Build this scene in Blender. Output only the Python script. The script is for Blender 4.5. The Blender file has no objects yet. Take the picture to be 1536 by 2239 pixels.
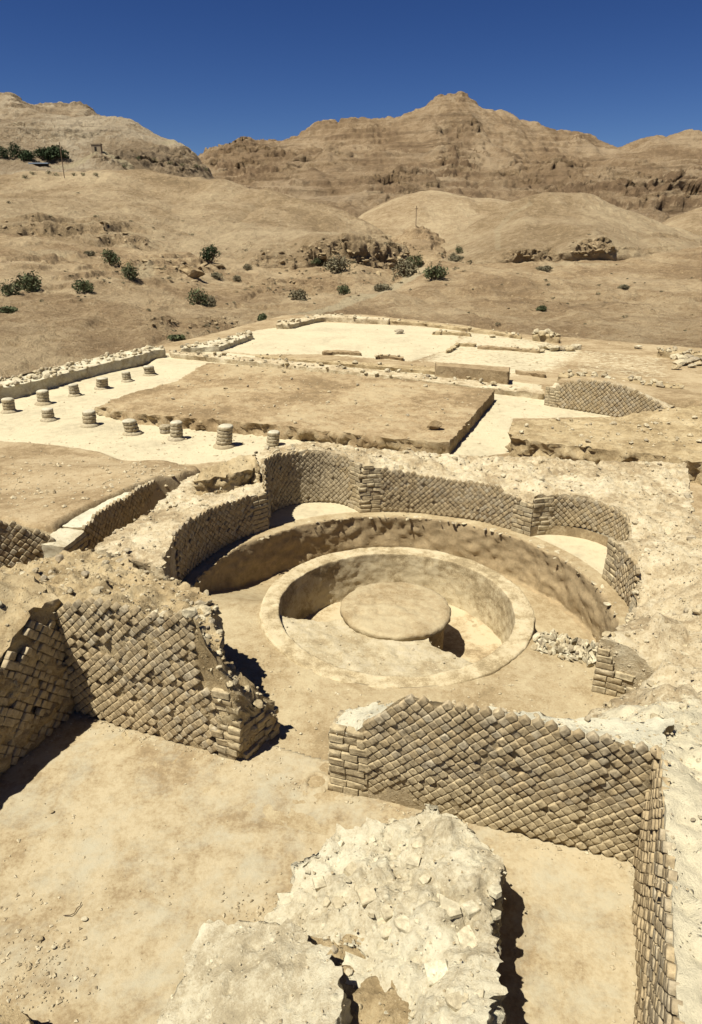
import bpy, bmesh, math, random
import numpy as np
from mathutils import Vector, Matrix
from mathutils.geometry import delaunay_2d_cdt

random.seed(7); RNG = np.random.default_rng(7)
scene = bpy.context.scene
COL = scene.collection

# ------------------------------------------------------------------ camera
H = 6.2; PITCH = math.radians(22.2); F = 1493.0; CX = 768.0; CY = 1119.5
cam = bpy.data.cameras.new('camera'); camo = bpy.data.objects.new('camera', cam)
COL.objects.link(camo); scene.camera = camo
camo.location = (0, 0, H); camo.rotation_euler = (math.pi/2-PITCH, 0, 0)
cam.sensor_fit = 'VERTICAL'; cam.sensor_height = 36; cam.sensor_width = 36; cam.lens = 36*F/2239.0
cam.clip_start = 0.1; cam.clip_end = 20000

# ------------------------------------------------------------------ sky and sun
SUN_EL = math.radians(64); SUN_AZ = math.radians(36)      # from the left, 36 degrees round towards the camera
sun_dir = Vector((-math.cos(SUN_EL)*math.cos(SUN_AZ), -math.cos(SUN_EL)*math.sin(SUN_AZ), math.sin(SUN_EL)))
w = bpy.data.worlds.new('World'); scene.world = w; w.use_nodes = True
nt = w.node_tree; bg = nt.nodes['Background']
sky = nt.nodes.new('ShaderNodeTexSky'); sky.sky_type = 'NISHITA'; sky.sun_disc = False
sky.sun_elevation = SUN_EL; sky.sun_rotation = math.atan2(sun_dir.x, sun_dir.y)
sky.altitude = 3000; sky.air_density = 1.0; sky.dust_density = 0.0; sky.ozone_density = 3.0
hs = nt.nodes.new('ShaderNodeHueSaturation'); hs.inputs['Hue'].default_value = .513; hs.inputs['Saturation'].default_value = 1.15; hs.inputs['Value'].default_value = .46
gm_ = nt.nodes.new('ShaderNodeGamma'); gm_.inputs[1].default_value = 1.25; nt.links.new(sky.outputs[0], gm_.inputs[0]); nt.links.new(gm_.outputs[0], hs.inputs['Color']); nt.links.new(hs.outputs[0], bg.inputs[0])
bg.inputs[1].default_value = 0.05
sl = bpy.data.lights.new('sun', 'SUN'); sl.energy = 5.0; sl.angle = math.radians(0.5); sl.color = (1.0, 0.95, 0.83)
so = bpy.data.objects.new('sun', sl); COL.objects.link(so); so.rotation_euler = sun_dir.to_track_quat('Z', 'Y').to_euler()
so.location = (-20, -20, 60)
vs = scene.view_settings; vs.view_transform = 'Standard'; vs.look = 'None'; vs.gamma = 1; vs.exposure = 0.80
try: vs.use_curve_mapping = False
except Exception: pass

# ------------------------------------------------------------------ surveying helpers
# The photograph's camera is known, so a photo pixel plus a height (or a distance) is a surveyed point of the site.
def rays(px, py):
    a = (np.asarray(px, float)-CX)/F; b = (np.asarray(py, float)-CY)/F
    return a, math.cos(PITCH)-b*math.sin(PITCH), -math.sin(PITCH)-b*math.cos(PITCH)
def atz(px, py, z=0.0):
    a, b, c = rays(px, py); t = (z-H)/c
    return np.array([a*t, b*t])
def atY(px, py, Y):
    a, b, c = rays(px, py); t = Y/b
    return np.stack([a*t, np.asarray(Y)+0*a, H+c*t], -1)
def proj(x, y, z):
    d = y*math.cos(PITCH)-(z-H)*math.sin(PITCH); u = -y*math.sin(PITCH)-(z-H)*math.cos(PITCH)
    return CX+F*x/d, CY+F*u/d
def z_at_row(Y, py):
    a, b, c = rays(CX, py); return H+Y*c/b
def z_profile(XY, prof, z0=1.0):
    """height at plan points XY so that the outline passes through the profile (px,py)"""
    XY = np.asarray(XY); z = np.full(len(XY), z0); px = [p[0] for p in prof]; py = [p[1] for p in prof]
    for _ in range(6):
        u, v = proj(XY[:, 0], XY[:, 1], z); z = z_at_row(XY[:, 1], np.interp(u, px, py))
    return z
RC = np.array([0.8, 10.7])                       # centre of the round room
def pol(deg, r): return RC+r*np.array([math.cos(math.radians(deg)), math.sin(math.radians(deg))])
def arc(d0, d1, r, n=40): return [pol(d, r) for d in np.linspace(d0, d1, n)]

# ------------------------------------------------------------------ noise
def _hash(i, j, k, s):
    h = (i*374761393+j*668265263+k*2147483647+s*1274126177) & 0xffffffff
    h = ((h ^ (h >> 13))*1274126177) & 0xffffffff
    return h ^ (h >> 16)
def noise(p, s=0):
    p = np.asarray(p, float); i = np.floor(p).astype(np.int64); f = p-i; u = f*f*f*(f*(f*6-15)+10); out = 0
    for dx in (0, 1):
        for dy in (0, 1):
            for dz in (0, 1):
                h = _hash(i[:, 0]+dx, i[:, 1]+dy, i[:, 2]+dz, s)
                g = ((h & 255)/127.5-1)*(f[:, 0]-dx)+(((h >> 8) & 255)/127.5-1)*(f[:, 1]-dy)+(((h >> 16) & 255)/127.5-1)*(f[:, 2]-dz)
                out = out+g*(u[:, 0] if dx else 1-u[:, 0])*(u[:, 1] if dy else 1-u[:, 1])*(u[:, 2] if dz else 1-u[:, 2])
    return out
def fbm(p, octv=4, s=0, gain=.5):
    a = 1.0; t = 0; p = np.asarray(p, float)
    for o in range(octv):
        t = t+a*noise(p*(2.03**o)+o*7.3, s+o); a *= gain
    return t
def cells(p, s=0, vec=False):
    """F1 distance and id of a cellular pattern in the plane of p (3D)"""
    p = np.asarray(p, float); i = np.floor(p).astype(np.int64); best = np.full(len(p), 9.0); idd = np.zeros(len(p)); vv = np.zeros_like(p)
    for dx in (-1, 0, 1):
        for dy in (-1, 0, 1):
            for dz in (-1, 0, 1):
                c = i+np.array([dx, dy, dz]); h = _hash(c[:, 0], c[:, 1], c[:, 2], s)
                q = c+np.stack([(h & 255)/255., ((h >> 8) & 255)/255., ((h >> 16) & 255)/255.], 1)
                d = np.sqrt(((q-p)**2).sum(1)); m = d < best
                best = np.where(m, d, best); vv = np.where(m[:, None], p-q, vv) if vec else vv; idd = np.where(m, ((h >> 5) & 1023)/1023., idd)
    return (best, idd, vv) if vec else (best, idd)
def sstep(a, b, x):
    t = np.clip((x-a)/(b-a), 0, 1); return t*t*(3-2*t)

# ------------------------------------------------------------------ objects
def tag(o, label=None, cat=None, group=None, kind=None):
    if label: o['label'] = label
    if cat: o['category'] = cat
    if group: o['group'] = group
    if kind: o['kind'] = kind
    return o
def mesh_np(name, V, faces, mat=None, smooth=True, attrs=None):
    """faces: list of integer arrays, (n,3) and/or (n,4)"""
    me = bpy.data.meshes.new(name); V = np.asarray(V, np.float32)
    me.vertices.add(len(V)); me.vertices.foreach_set('co', V.ravel())
    faces = [np.asarray(f, np.int32) for f in faces if len(f)]
    tot = sum(len(f) for f in faces); loops = np.concatenate([f.ravel() for f in faces])
    sizes = np.concatenate([np.full(len(f), f.shape[1]) for f in faces])
    me.loops.add(len(loops)); me.loops.foreach_set('vertex_index', loops)
    me.polygons.add(tot); me.polygons.foreach_set('loop_start', np.concatenate([[0], np.cumsum(sizes)[:-1]]).astype(np.int32))
    me.update(calc_edges=True); me.validate()
    me.polygons.foreach_set('use_smooth', np.full(len(me.polygons), smooth))
    for k, v in (attrs or {}).items():
        a = me.attributes.new(k, 'FLOAT', 'POINT'); a.data.foreach_set('value', np.asarray(v, np.float32))
    if mat: me.materials.append(mat)
    return me
def link(name, me, parent=None, loc=(0, 0, 0)):
    o = bpy.data.objects.new(name, me); COL.objects.link(o); o.location = loc
    if parent: o.parent = parent
    return o
def empty(name, loc, label, cat, group=None):
    o = bpy.data.objects.new(name, None); COL.objects.link(o); o.location = loc; o.empty_display_size = .2; o['kind'] = 'thing'
    return tag(o, label, cat, group)
def grid_faces(nu, nv, closed=False):
    """vertices indexed [v*nu+u]"""
    u = np.arange(nu if closed else nu-1); v = np.arange(nv-1); U, W = np.meshgrid(u, v); U2 = (U+1) % nu
    return np.stack([W*nu+U, W*nu+U2, (W+1)*nu+U2, (W+1)*nu+U], -1).reshape(-1, 4)

# ------------------------------------------------------------------ materials
def ramp(nt, fac, stops):
    r = nt.nodes.new('ShaderNodeValToRGB'); nt.links.new(fac, r.inputs[0]); e = r.color_ramp.elements
    while len(e) < len(stops): e.new(.5)
    for el, (p, c) in zip(e, stops): el.position = p; el.color = (*c, 1) if len(c) == 3 else c
    return r.outputs[0]
def nz(nt, vec, scale, detail=6, rough=.6, dist=0.0):
    n = nt.nodes.new('ShaderNodeTexNoise'); n.inputs['Scale'].default_value = scale; n.inputs['Detail'].default_value = detail
    n.inputs['Roughness'].default_value = rough; n.inputs['Distortion'].default_value = dist; nt.links.new(vec, n.inputs['Vector']); return n.outputs['Fac']
def mixc(nt, fac, a, b, mode='MIX'):
    m = nt.nodes.new('ShaderNodeMix'); m.data_type = 'RGBA'; m.blend_type = mode; m.clamp_result = False
    for s, v in ((m.inputs[0], fac), (m.inputs[6], a), (m.inputs[7], b)):
        if isinstance(v, (int, float)): s.default_value = v
        elif isinstance(v, tuple): s.default_value = (*v, 1)
        else: nt.links.new(v, s)
    return m.outputs[2]
def mth(nt, op, a, b=0.0, c=0.0):
    m = nt.nodes.new('ShaderNodeMath'); m.operation = op
    for s, v in zip(m.inputs, (a, b, c)):
        if isinstance(v, (int, float)): s.default_value = v
        else: nt.links.new(v, s)
    return m.outputs[0]
def attr(nt, name):
    a = nt.nodes.new('ShaderNodeAttribute'); a.attribute_name = name; return a.outputs['Fac']
def new_mat(name, rough=.95):
    m = bpy.data.materials.new(name); m.use_nodes = True; b = m.node_tree.nodes['Principled BSDF']
    b.inputs['Roughness'].default_value = rough; b.inputs['Specular IOR Level'].default_value = .12
    return m, m.node_tree, b
def bump(nt, b, h, dist, strength=1.0):
    n = nt.nodes.new('ShaderNodeBump'); n.inputs['Distance'].default_value = dist; n.inputs['Strength'].default_value = strength
    nt.links.new(h, n.inputs['Height']); nt.links.new(n.outputs[0], b.inputs['Normal'])
def pos(nt): return nt.nodes.new('ShaderNodeNewGeometry').outputs['Position']
KA = .68                                          # albedo scale: dusty limestone, not white paint
def kc(c, k=KA): return (c[0]*k*1.01, c[1]*k*1.035, c[2]*k*.985)
def earth(name, dark, mid, light, big=.4, fine=9.0, bd=.02, pale=None, pebble=0.0, gravel_scale=22.0, patch=None, contrast=1.0, cut=None):
    """dusty soil, lime mortar or plaster: blotches, grain, scattered pebbles"""
    dark, mid, light = kc(dark), kc(mid), kc(light)
    m, nt, b = new_mat(name); P = pos(nt)
    n1 = nz(nt, P, big, 8, .66, .5); n2 = nz(nt, P, fine, 9, .74); n3 = nz(nt, P, fine*6, 6, .75)
    f = mth(nt, 'ADD', mth(nt, 'ADD', mth(nt, 'MULTIPLY', n1, .5), mth(nt, 'MULTIPLY', n2, .36)), mth(nt, 'MULTIPLY', n3, .26))
    w_ = .085/contrast
    c = ramp(nt, f, [(.56-w_*1.6, tuple(v*.78 for v in dark)), (.56-w_*.7, dark), (.56, mid), (.56+w_, light)])
    if patch:
        pk = ramp(nt, nz(nt, P, big*2.6, 12, .74, .3), [(.47, (0, 0, 0)), (.66, (1, 1, 1))])
        c = mixc(nt, mth(nt, 'MULTIPLY', pk, .8), c, mixc(nt, n2, kc(patch, KA*.85), kc(patch, KA*1.12)))
    if pale:
        k = mth(nt, 'ADD', attr(nt, 'pale'), mth(nt, 'MULTIPLY', mth(nt, 'SUBTRACT', n2, .5), 1.1))
        pc = ramp(nt, mth(nt, 'ADD', mth(nt, 'MULTIPLY', n2, .5), mth(nt, 'MULTIPLY', n1, .5)), [(.38, kc(pale, KA*.78)), (.5, kc(pale)), (.62, kc(pale, KA*1.08))])
        c = mixc(nt, ramp(nt, k, [(.42, (0, 0, 0)), (.6, (1, 1, 1))]), c, pc)
    if cut:
        c = mixc(nt, ramp(nt, mth(nt, 'ADD', attr(nt, 'cut'), mth(nt, 'MULTIPLY', mth(nt, 'SUBTRACT', n2, .5), .8)), [(.4, (0, 0, 0)), (.6, (1, 1, 1))]), c, mixc(nt, ramp(nt, n2, [(.36, (0, 0, 0)), (.64, (1, 1, 1))]), kc(cut, KA*.78), kc(cut, KA*1.2)))
    h = mth(nt, 'ADD', mth(nt, 'MULTIPLY', n2, 1.0), mth(nt, 'MULTIPLY', n3, .55))
    if pebble:
        for sc, kk in ((gravel_scale, 1.0), (gravel_scale*.45, 1.6)):
            v = nt.nodes.new('ShaderNodeTexVoronoi'); v.inputs['Scale'].default_value = sc; nt.links.new(P, v.inputs['Vector'])
            sp = nt.nodes.new('ShaderNodeSeparateColor'); nt.links.new(v.outputs['Color'], sp.inputs[0])
            k = mth(nt, 'MULTIPLY', ramp(nt, mth(nt, 'ADD', v.outputs['Distance'], mth(nt, 'MULTIPLY', n3, .25)), [(.22, (1, 1, 1)), (.42, (0, 0, 0))]), mth(nt, 'GREATER_THAN', sp.outputs[0], .72))
            h = mth(nt, 'ADD', h, mth(nt, 'MULTIPLY', k, .5*pebble*kk))
            c = mixc(nt, mth(nt, 'MULTIPLY', k, .6), c, mixc(nt, sp.outputs[1], kc(mid, .8), tuple(v*1.1 for v in light)))
    nt.links.new(c, b.inputs['Base Color']); bump(nt, b, h, bd*1.0)
    return m
def stone_mat(name, cols, sc=14, bd=.012, spread=1.0):
    """one colour per piece (Object Info random) with grain and dust"""
    m, nt, b = new_mat(name); oi = nt.nodes.new('ShaderNodeObjectInfo'); P = pos(nt)
    c = ramp(nt, oi.outputs['Random'], [(i/(len(cols)-1), kc(k)) for i, k in enumerate(cols)])
    n = nz(nt, P, sc, 8, .68); n2 = nz(nt, P, 1.1, 4, .6)
    c = mixc(nt, 1.0, c, ramp(nt, n, [(.3, (.5, .48, .46)), (.68, (1.3, 1.3, 1.28))]), 'MULTIPLY')
    c = mixc(nt, mth(nt, 'MULTIPLY', ramp(nt, n2, [(.45, (0, 0, 0)), (.7, (1, 1, 1))]), .45), c, kc((.46, .35, .21)))
    nt.links.new(c, b.inputs['Base Color'])
    bump(nt, b, mth(nt, 'ADD', n, mth(nt, 'MULTIPLY', nz(nt, P, sc*6, 4, .7), .4)), bd)
    return m
M = {}
M['ground'] = earth('site_earth', (.33, .232, .132), (.425, .312, .187), (.52, .4, .255), .4, 3.2, .03, pale=(.65, .55, .385), pebble=.8, gravel_scale=13, contrast=1.3)
M['floor'] = earth('room_floor', (.345, .252, .15), (.44, .342, .215), (.525, .425, .285), .6, 4, .012, patch=(.485, .43, .325), pebble=.0, contrast=1.25)
M['rubble'] = earth('rubble_core', (.42, .315, .195), (.6, .48, .32), (.73, .62, .45), 1.1, 7, .035, pale=(.78, .68, .5), pebble=1.0, gravel_scale=26)
M['rubble_brown'] = earth('rubble_core_brown', (.36, .26, .145), (.5, .375, .22), (.62, .49, .31), 1.0, 7, .035, pebble=1.0, gravel_scale=26)
M['mortar'] = earth('lime_rubble', (.5, .41, .28), (.65, .56, .41), (.76, .68, .52), 1.3, 8, .03, pebble=.8, gravel_scale=20)
M['court'] = earth('courtyard_earth', (.32, .222, .125), (.415, .298, .175), (.5, .385, .24), .3, 2.6, .04, pebble=.7, gravel_scale=8, contrast=1.45)
M['bed'] = earth('bedding_mortar', (.36, .27, .16), (.46, .355, .225), (.56, .45, .3), 1.2, 8, .03, pale=(.74, .67, .52), pebble=.6, gravel_scale=26)
M['silt'] = earth('silt', (.44, .34, .21), (.55, .45, .3), (.64, .54, .39), 1.2, 6, .025, pebble=.4)
M['dirtcut'] = earth('earth_cut', (.29, .2, .11), (.39, .28, .165), (.48, .36, .22), .8, 5, .04, pebble=.7, gravel_scale=14)
M['plaster'] = earth('hydraulic_plaster', (.4, .295, .175), (.52, .4, .25), (.61, .495, .33), .9, 5, .012, contrast=1.5)
M['rimp'] = earth('rim_plaster', (.42, .32, .19), (.56, .445, .285), (.65, .535, .36), 1.6, 7, .016, contrast=1.5)
M['brick'] = stone_mat('reticulate_stone', [(.36, .265, .16), (.5, .39, .25), (.42, .345, .25), (.58, .455, .3), (.45, .34, .21), (.54, .455, .34), (.39, .30, .195), (.5, .385, .24)])
M['block'] = stone_mat('quoin_stone', [(.44, .34, .215), (.54, .43, .28), (.48, .39, .27), (.58, .475, .32)])
M['stone'] = stone_mat('loose_stone', [(.45, .35, .22), (.58, .48, .33), (.66, .57, .42), (.5, .42, .3), (.4, .33, .25)])
M['rockm'] = stone_mat('bank_rock', [(.28, .2, .12), (.36, .27, .17), (.42, .32, .2)], 2, .05)
M['pale_stone'] = stone_mat('lime_slab', [(.56, .47, .33), (.7, .62, .47), (.62, .54, .4), (.74, .66, .5)])
M['column'] = stone_mat('column_stone', [(.44, .36, .25), (.5, .42, .3), (.47, .4, .3)])
M['white'] = earth('lime_cap', (.5, .44, .33), (.6, .53, .41), (.68, .61, .49), 3, 14, .01)
def hill_mat(name, dark, mid, light, big, strata=0.0, band=(.2, .15, .1), zs=.25, speck=0.0, ka=1.15):
    k0 = KA*ka; dark, mid, light, band = [(v[0]*1.04, v[1]*1.02, v[2]*1.02) for v in (kc(dark, k0), kc(mid, k0), kc(light, k0), kc(band, k0))]
    m, nt, b = new_mat(name); P = pos(nt)
    n1 = nz(nt, P, big, 9, .64, .5); n2 = nz(nt, P, big*14, 9, .74); n3 = nz(nt, P, big*90, 5, .7)
    f = mth(nt, 'ADD', mth(nt, 'ADD', mth(nt, 'MULTIPLY', n1, .5), mth(nt, 'MULTIPLY', n2, .36)), mth(nt, 'MULTIPLY', n3, .24))
    c = ramp(nt, f, [(.44, tuple(v*.72 for v in dark)), (.5, dark), (.55, mid), (.6, light), (.66, tuple(v*1.12 for v in light))])
    if strata:
        mp = nt.nodes.new('ShaderNodeMapping'); mp.inputs['Scale'].default_value = (zs*.045, zs*.045, zs); nt.links.new(P, mp.inputs['Vector'])
        sn = nz(nt, mp.outputs[0], 1.0, 8, .7, .35)
        msk = mth(nt, 'MULTIPLY', ramp(nt, nz(nt, P, big*1.7, 6, .65), [(.40, (0, 0, 0)), (.6, (1, 1, 1))]), strata)
        c = mixc(nt, mth(nt, 'MULTIPLY', ramp(nt, sn, [(.36, (1, 1, 1)), (.5, (0, 0, 0))]), msk), c, band)
        c = mixc(nt, mth(nt, 'MULTIPLY', ramp(nt, sn, [(.56, (0, 0, 0)), (.68, (1, 1, 1))]), mth(nt, 'MULTIPLY', msk, .5)), c, light)
    rk = attr(nt, 'rock')
    rc = ramp(nt, n2, [(.36, tuple(.8*v for v in band)), (.55, tuple(1.5*v for v in band)), (.68, mid)])
    c = mixc(nt, ramp(nt, mth(nt, 'ADD', rk, mth(nt, 'MULTIPLY', mth(nt, 'SUBTRACT', n2, .5), 1.5)), [(.4, (0, 0, 0)), (.62, (1, 1, 1))]), c, rc)
    if speck:
        v = nt.nodes.new('ShaderNodeTexVoronoi'); v.inputs['Scale'].default_value = speck; nt.links.new(P, v.inputs['Vector'])
        sp = nt.nodes.new('ShaderNodeSeparateColor'); nt.links.new(v.outputs['Color'], sp.inputs[0])
        kk = mth(nt, 'MULTIPLY', mth(nt, 'LESS_THAN', v.outputs['Distance'], .3), mth(nt, 'GREATER_THAN', sp.outputs[0], .8))
        c = mixc(nt, mth(nt, 'MULTIPLY', kk, .7), c, mixc(nt, sp.outputs[1], band, tuple(1.15*v for v in light)))
    k = mth(nt, 'ADD', attr(nt, 'pale'), mth(nt, 'MULTIPLY', mth(nt, 'SUBTRACT', n2, .5), mth(nt, 'MULTIPLY', attr(nt, 'pale'), 1.6)))
    c = mixc(nt, mth(nt, 'MULTIPLY', ramp(nt, k, [(.2, (0, 0, 0)), (.8, (1, 1, 1))]), .8), c, kc((.58, .47, .31)))
    nt.links.new(c, b.inputs['Base Color']); bump(nt, b, mth(nt, 'ADD', n2, mth(nt, 'MULTIPLY', n3, .3)), .9/(big*14), 1.0)
    return m
M['hill_near'] = hill_mat('hill_soil', (.30, .215, .125), (.37, .275, .17), (.445, .345, .22), .05, strata=.35, band=(.24, .175, .105), zs=1.0, speck=1.1, ka=1.3)
M['bank'] = hill_mat('wadi_bank_soil', (.29, .2, .115), (.37, .27, .16), (.46, .35, .22), .09, strata=.4, band=(.21, .15, .09), zs=2.2, speck=2.2, ka=1.26)
M['mountain'] = hill_mat('mountain_rock', (.25, .17, .10), (.315, .225, .138), (.38, .285, .185), .012, strata=1.0, band=(.15, .10, .06), zs=.2, ka=1.22)
M['hill_far'] = hill_mat('pale_hill_rock', (.30, .22, .14), (.37, .285, .19), (.46, .375, .27), .015, strata=.6, band=(.2, .15, .1), zs=.3, ka=1.22)
def plain(name, col, rough=.9, var=.25, sc=8):
    m, nt, b = new_mat(name, rough); n = nz(nt, pos(nt), sc, 5, .6)
    c = ramp(nt, n, [(.3, tuple(v*(1-var) for v in col)), (.7, tuple(v*(1+var) for v in col))]); nt.links.new(c, b.inputs['Base Color']); return m
M['leaf'] = plain('shrub_leaf', (.085, .095, .045), .8, .4, 1.2); M['leaf_dark'] = plain('tree_leaf', (.035, .05, .022), .8, .4, .4)
M['leaf_grey'] = plain('dry_shrub_leaf', (.16, .14, .085), .9, .35, 1.5)
M['wood'] = plain('weathered_wood', (.14, .1, .065)); M['house'] = plain('house_plaster', (.3, .235, .155), .9, .1)
M['dark'] = plain('dark_opening', (.03, .025, .02)); M['blue_roof'] = plain('sheet_roof', (.22, .27, .33), .6, .1); M['twig'] = plain('dry_twig', (.08, .055, .035))

# ------------------------------------------------------------------ stones and bricks (shared meshes)
def stone_mesh(name, mat, sx=1, sy=1, sz=1, seed=0, sub=1, flat=False, amp=.34):
    bm = bmesh.new(); bmesh.ops.create_icosphere(bm, subdivisions=sub, radius=.5); r = np.random.default_rng(seed)
    V = np.array([v.co[:] for v in bm.verts]); d = fbm(V*2.1+seed*3.7, 3, seed)
    # a few cleavage planes make it angular
    for _ in range(7):
        n = r.normal(size=3); n /= np.linalg.norm(n); k = .27+.14*r.random(); t = V@n; V = V-np.outer(np.maximum(t-k, 0), n)
    V = V*(1+amp*d[:, None])*np.array([sx, sy, sz])
    for v, c in zip(bm.verts, V): v.co = c
    me = bpy.data.meshes.new(name); bm.to_mesh(me); bm.free(); me.materials.append(mat)
    me.polygons.foreach_set('use_smooth', np.full(len(me.polygons), False)); return me
STONES = [stone_mesh('stone', M['stone'], 1, .8+.3*random.random(), .55+.3*random.random(), i, 2) for i in range(8)]
PALE = [stone_mesh('slab', M['pale_stone'], 1, .6+.4*random.random(), .22+.12*random.random(), 40+i, 2) for i in range(5)]
def slab_mesh(name, mat, seed):
    """a flat angular flake of stone"""
    r = np.random.default_rng(seed); n = int(r.integers(4, 7)); a = np.sort(r.random(n)*.7+np.arange(n))*2*np.pi/n; q = .5*(.75+.35*r.random(n))
    P = np.c_[np.cos(a)*q, np.sin(a)*q*(.6+.3*r.random())]; t = .10+.06*r.random(); V = []
    for sc, z in ((.96, -t), (1.0, t*.6), (.94, t)): V += [(x*sc+r.normal()*.012, y*sc+r.normal()*.012, z+r.normal()*.012) for x, y in P]
    V.append((0, 0, t*1.05)); f = grid_faces(n, 3, True); f3 = np.array([(2*n+i, 2*n+(i+1) % n, 3*n) for i in range(n)])
    return mesh_np(name, V, [f, f3], mat, False)
SLABS = [slab_mesh('slab', M['pale_stone'], 70+i) for i in range(8)]
def brick_mesh(name, mat, seed, diamond=True, w=1.0, h=1.0):
    """a pyramid-cut facing stone, unit face in XZ, front towards -Y, rounded and chipped (about 56 triangles)"""
    r = np.random.default_rng(seed); rings = []
    ang = (np.array([0, 1, 2, 3])*90+(0 if diamond else 45))
    def outline(sc, cut):
        pts = []
        c = [(0, .5), (.5, 0), (0, -.5), (-.5, 0)] if diamond else [(-.5*w, .5*h), (.5*w, .5*h), (.5*w, -.5*h), (-.5*w, -.5*h)]
        for i in range(4):
            a, p, q = np.array(c[i]), np.array(c[i-1]), np.array(c[(i+1) % 4])
            pts.append(a+(p-a)*cut*(1 if diamond else min(1, .2/np.linalg.norm(p-a)*1.6))); pts.append(a+(q-a)*cut*(1 if diamond else min(1, .2/np.linalg.norm(q-a)*1.6)))
        P = np.array(pts); P = P*sc if diamond else np.sign(P)*np.maximum(np.abs(P)-(1-sc)*.5*.6, .02)
        return P
    V = []
    for sc, y, cut, j in ((.97, .55, .06, .0), (.965, .01, .07, .02), (.915, -.052, .09, .028), (.66, -.072, .13, .03)):
        o = outline(sc, cut)+r.normal(scale=j*.6, size=(8, 2)); V += [(x, y+r.normal()*j*.7, z) for x, z in o]
    V.append((r.normal()*.05, -.072, r.normal()*.05))
    f4 = grid_faces(8, 4, True); c = 32; f3 = [(24+i, 24+(i+1) % 8, c) for i in range(8)]
    V = np.array(V)
    me = mesh_np(name, V, [f4, np.array(f3)], mat, True)
    bm = bmesh.new(); bm.from_mesh(me); bmesh.ops.recalc_face_normals(bm, faces=bm.faces[:])
    # outward test: the tip must face -Y
    tip = [f for f in bm.faces if len(f.verts) == 3]
    if sum(f.normal.y for f in tip) > 0: bmesh.ops.reverse_faces(bm, faces=bm.faces[:])
    bm.to_mesh(me); bm.free()
    return me
BRICKS = [brick_mesh('brick', M['brick'], i) for i in range(12)]
BLOCKS = [brick_mesh('block', M['block'], 50+i, False, 1.7+.16*i, .86) for i in range(6)]

class Path:
    """plan polyline of a wall face; side=+1 when the face looks to the right of the travel direction"""
    def __init__(s, pts, side=1, step=.04):
        P = np.array(pts, float); d = np.r_[0, np.cumsum(np.hypot(*np.diff(P, axis=0).T))]
        n = max(2, int(d[-1]/step)); s.S = np.linspace(0, d[-1], n); s.P = np.stack([np.interp(s.S, d, P[:, k]) for k in (0, 1)], 1)
        s.L = d[-1]; s.side = side
    def at(s, t):
        p = np.array([np.interp(t, s.S, s.P[:, k]) for k in (0, 1)])
        e = .06; a = np.array([np.interp(min(t+e, s.L), s.S, s.P[:, k])-np.interp(max(t-e, 0), s.S, s.P[:, k]) for k in (0, 1)])
        a /= np.linalg.norm(a)+1e-9; n = np.array([a[1], -a[0]])*s.side
        return p, a, n
def collapse(objs, root, name):
    """the pieces past the first 300 become one part"""
    V = []; Fs = {3: [], 4: []}; k = 0; mat = None
    for me, mw in objs:
        co = np.zeros(len(me.vertices)*3, np.float32); me.vertices.foreach_get('co', co); co = co.reshape(-1, 3)
        m = np.array(mw); V.append(co@m[:3, :3].T+m[:3, 3])
        for p in me.polygons: Fs[len(p.vertices)].append([k+v for v in p.vertices])
        k += len(co); mat = me.materials[0]
    me = mesh_np(name, np.concatenate(V), [np.array(Fs[3]).reshape(-1, 3), np.array(Fs[4]).reshape(-1, 4)], mat)
    return tag(link(name, me, root), kind='stuff')
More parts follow.
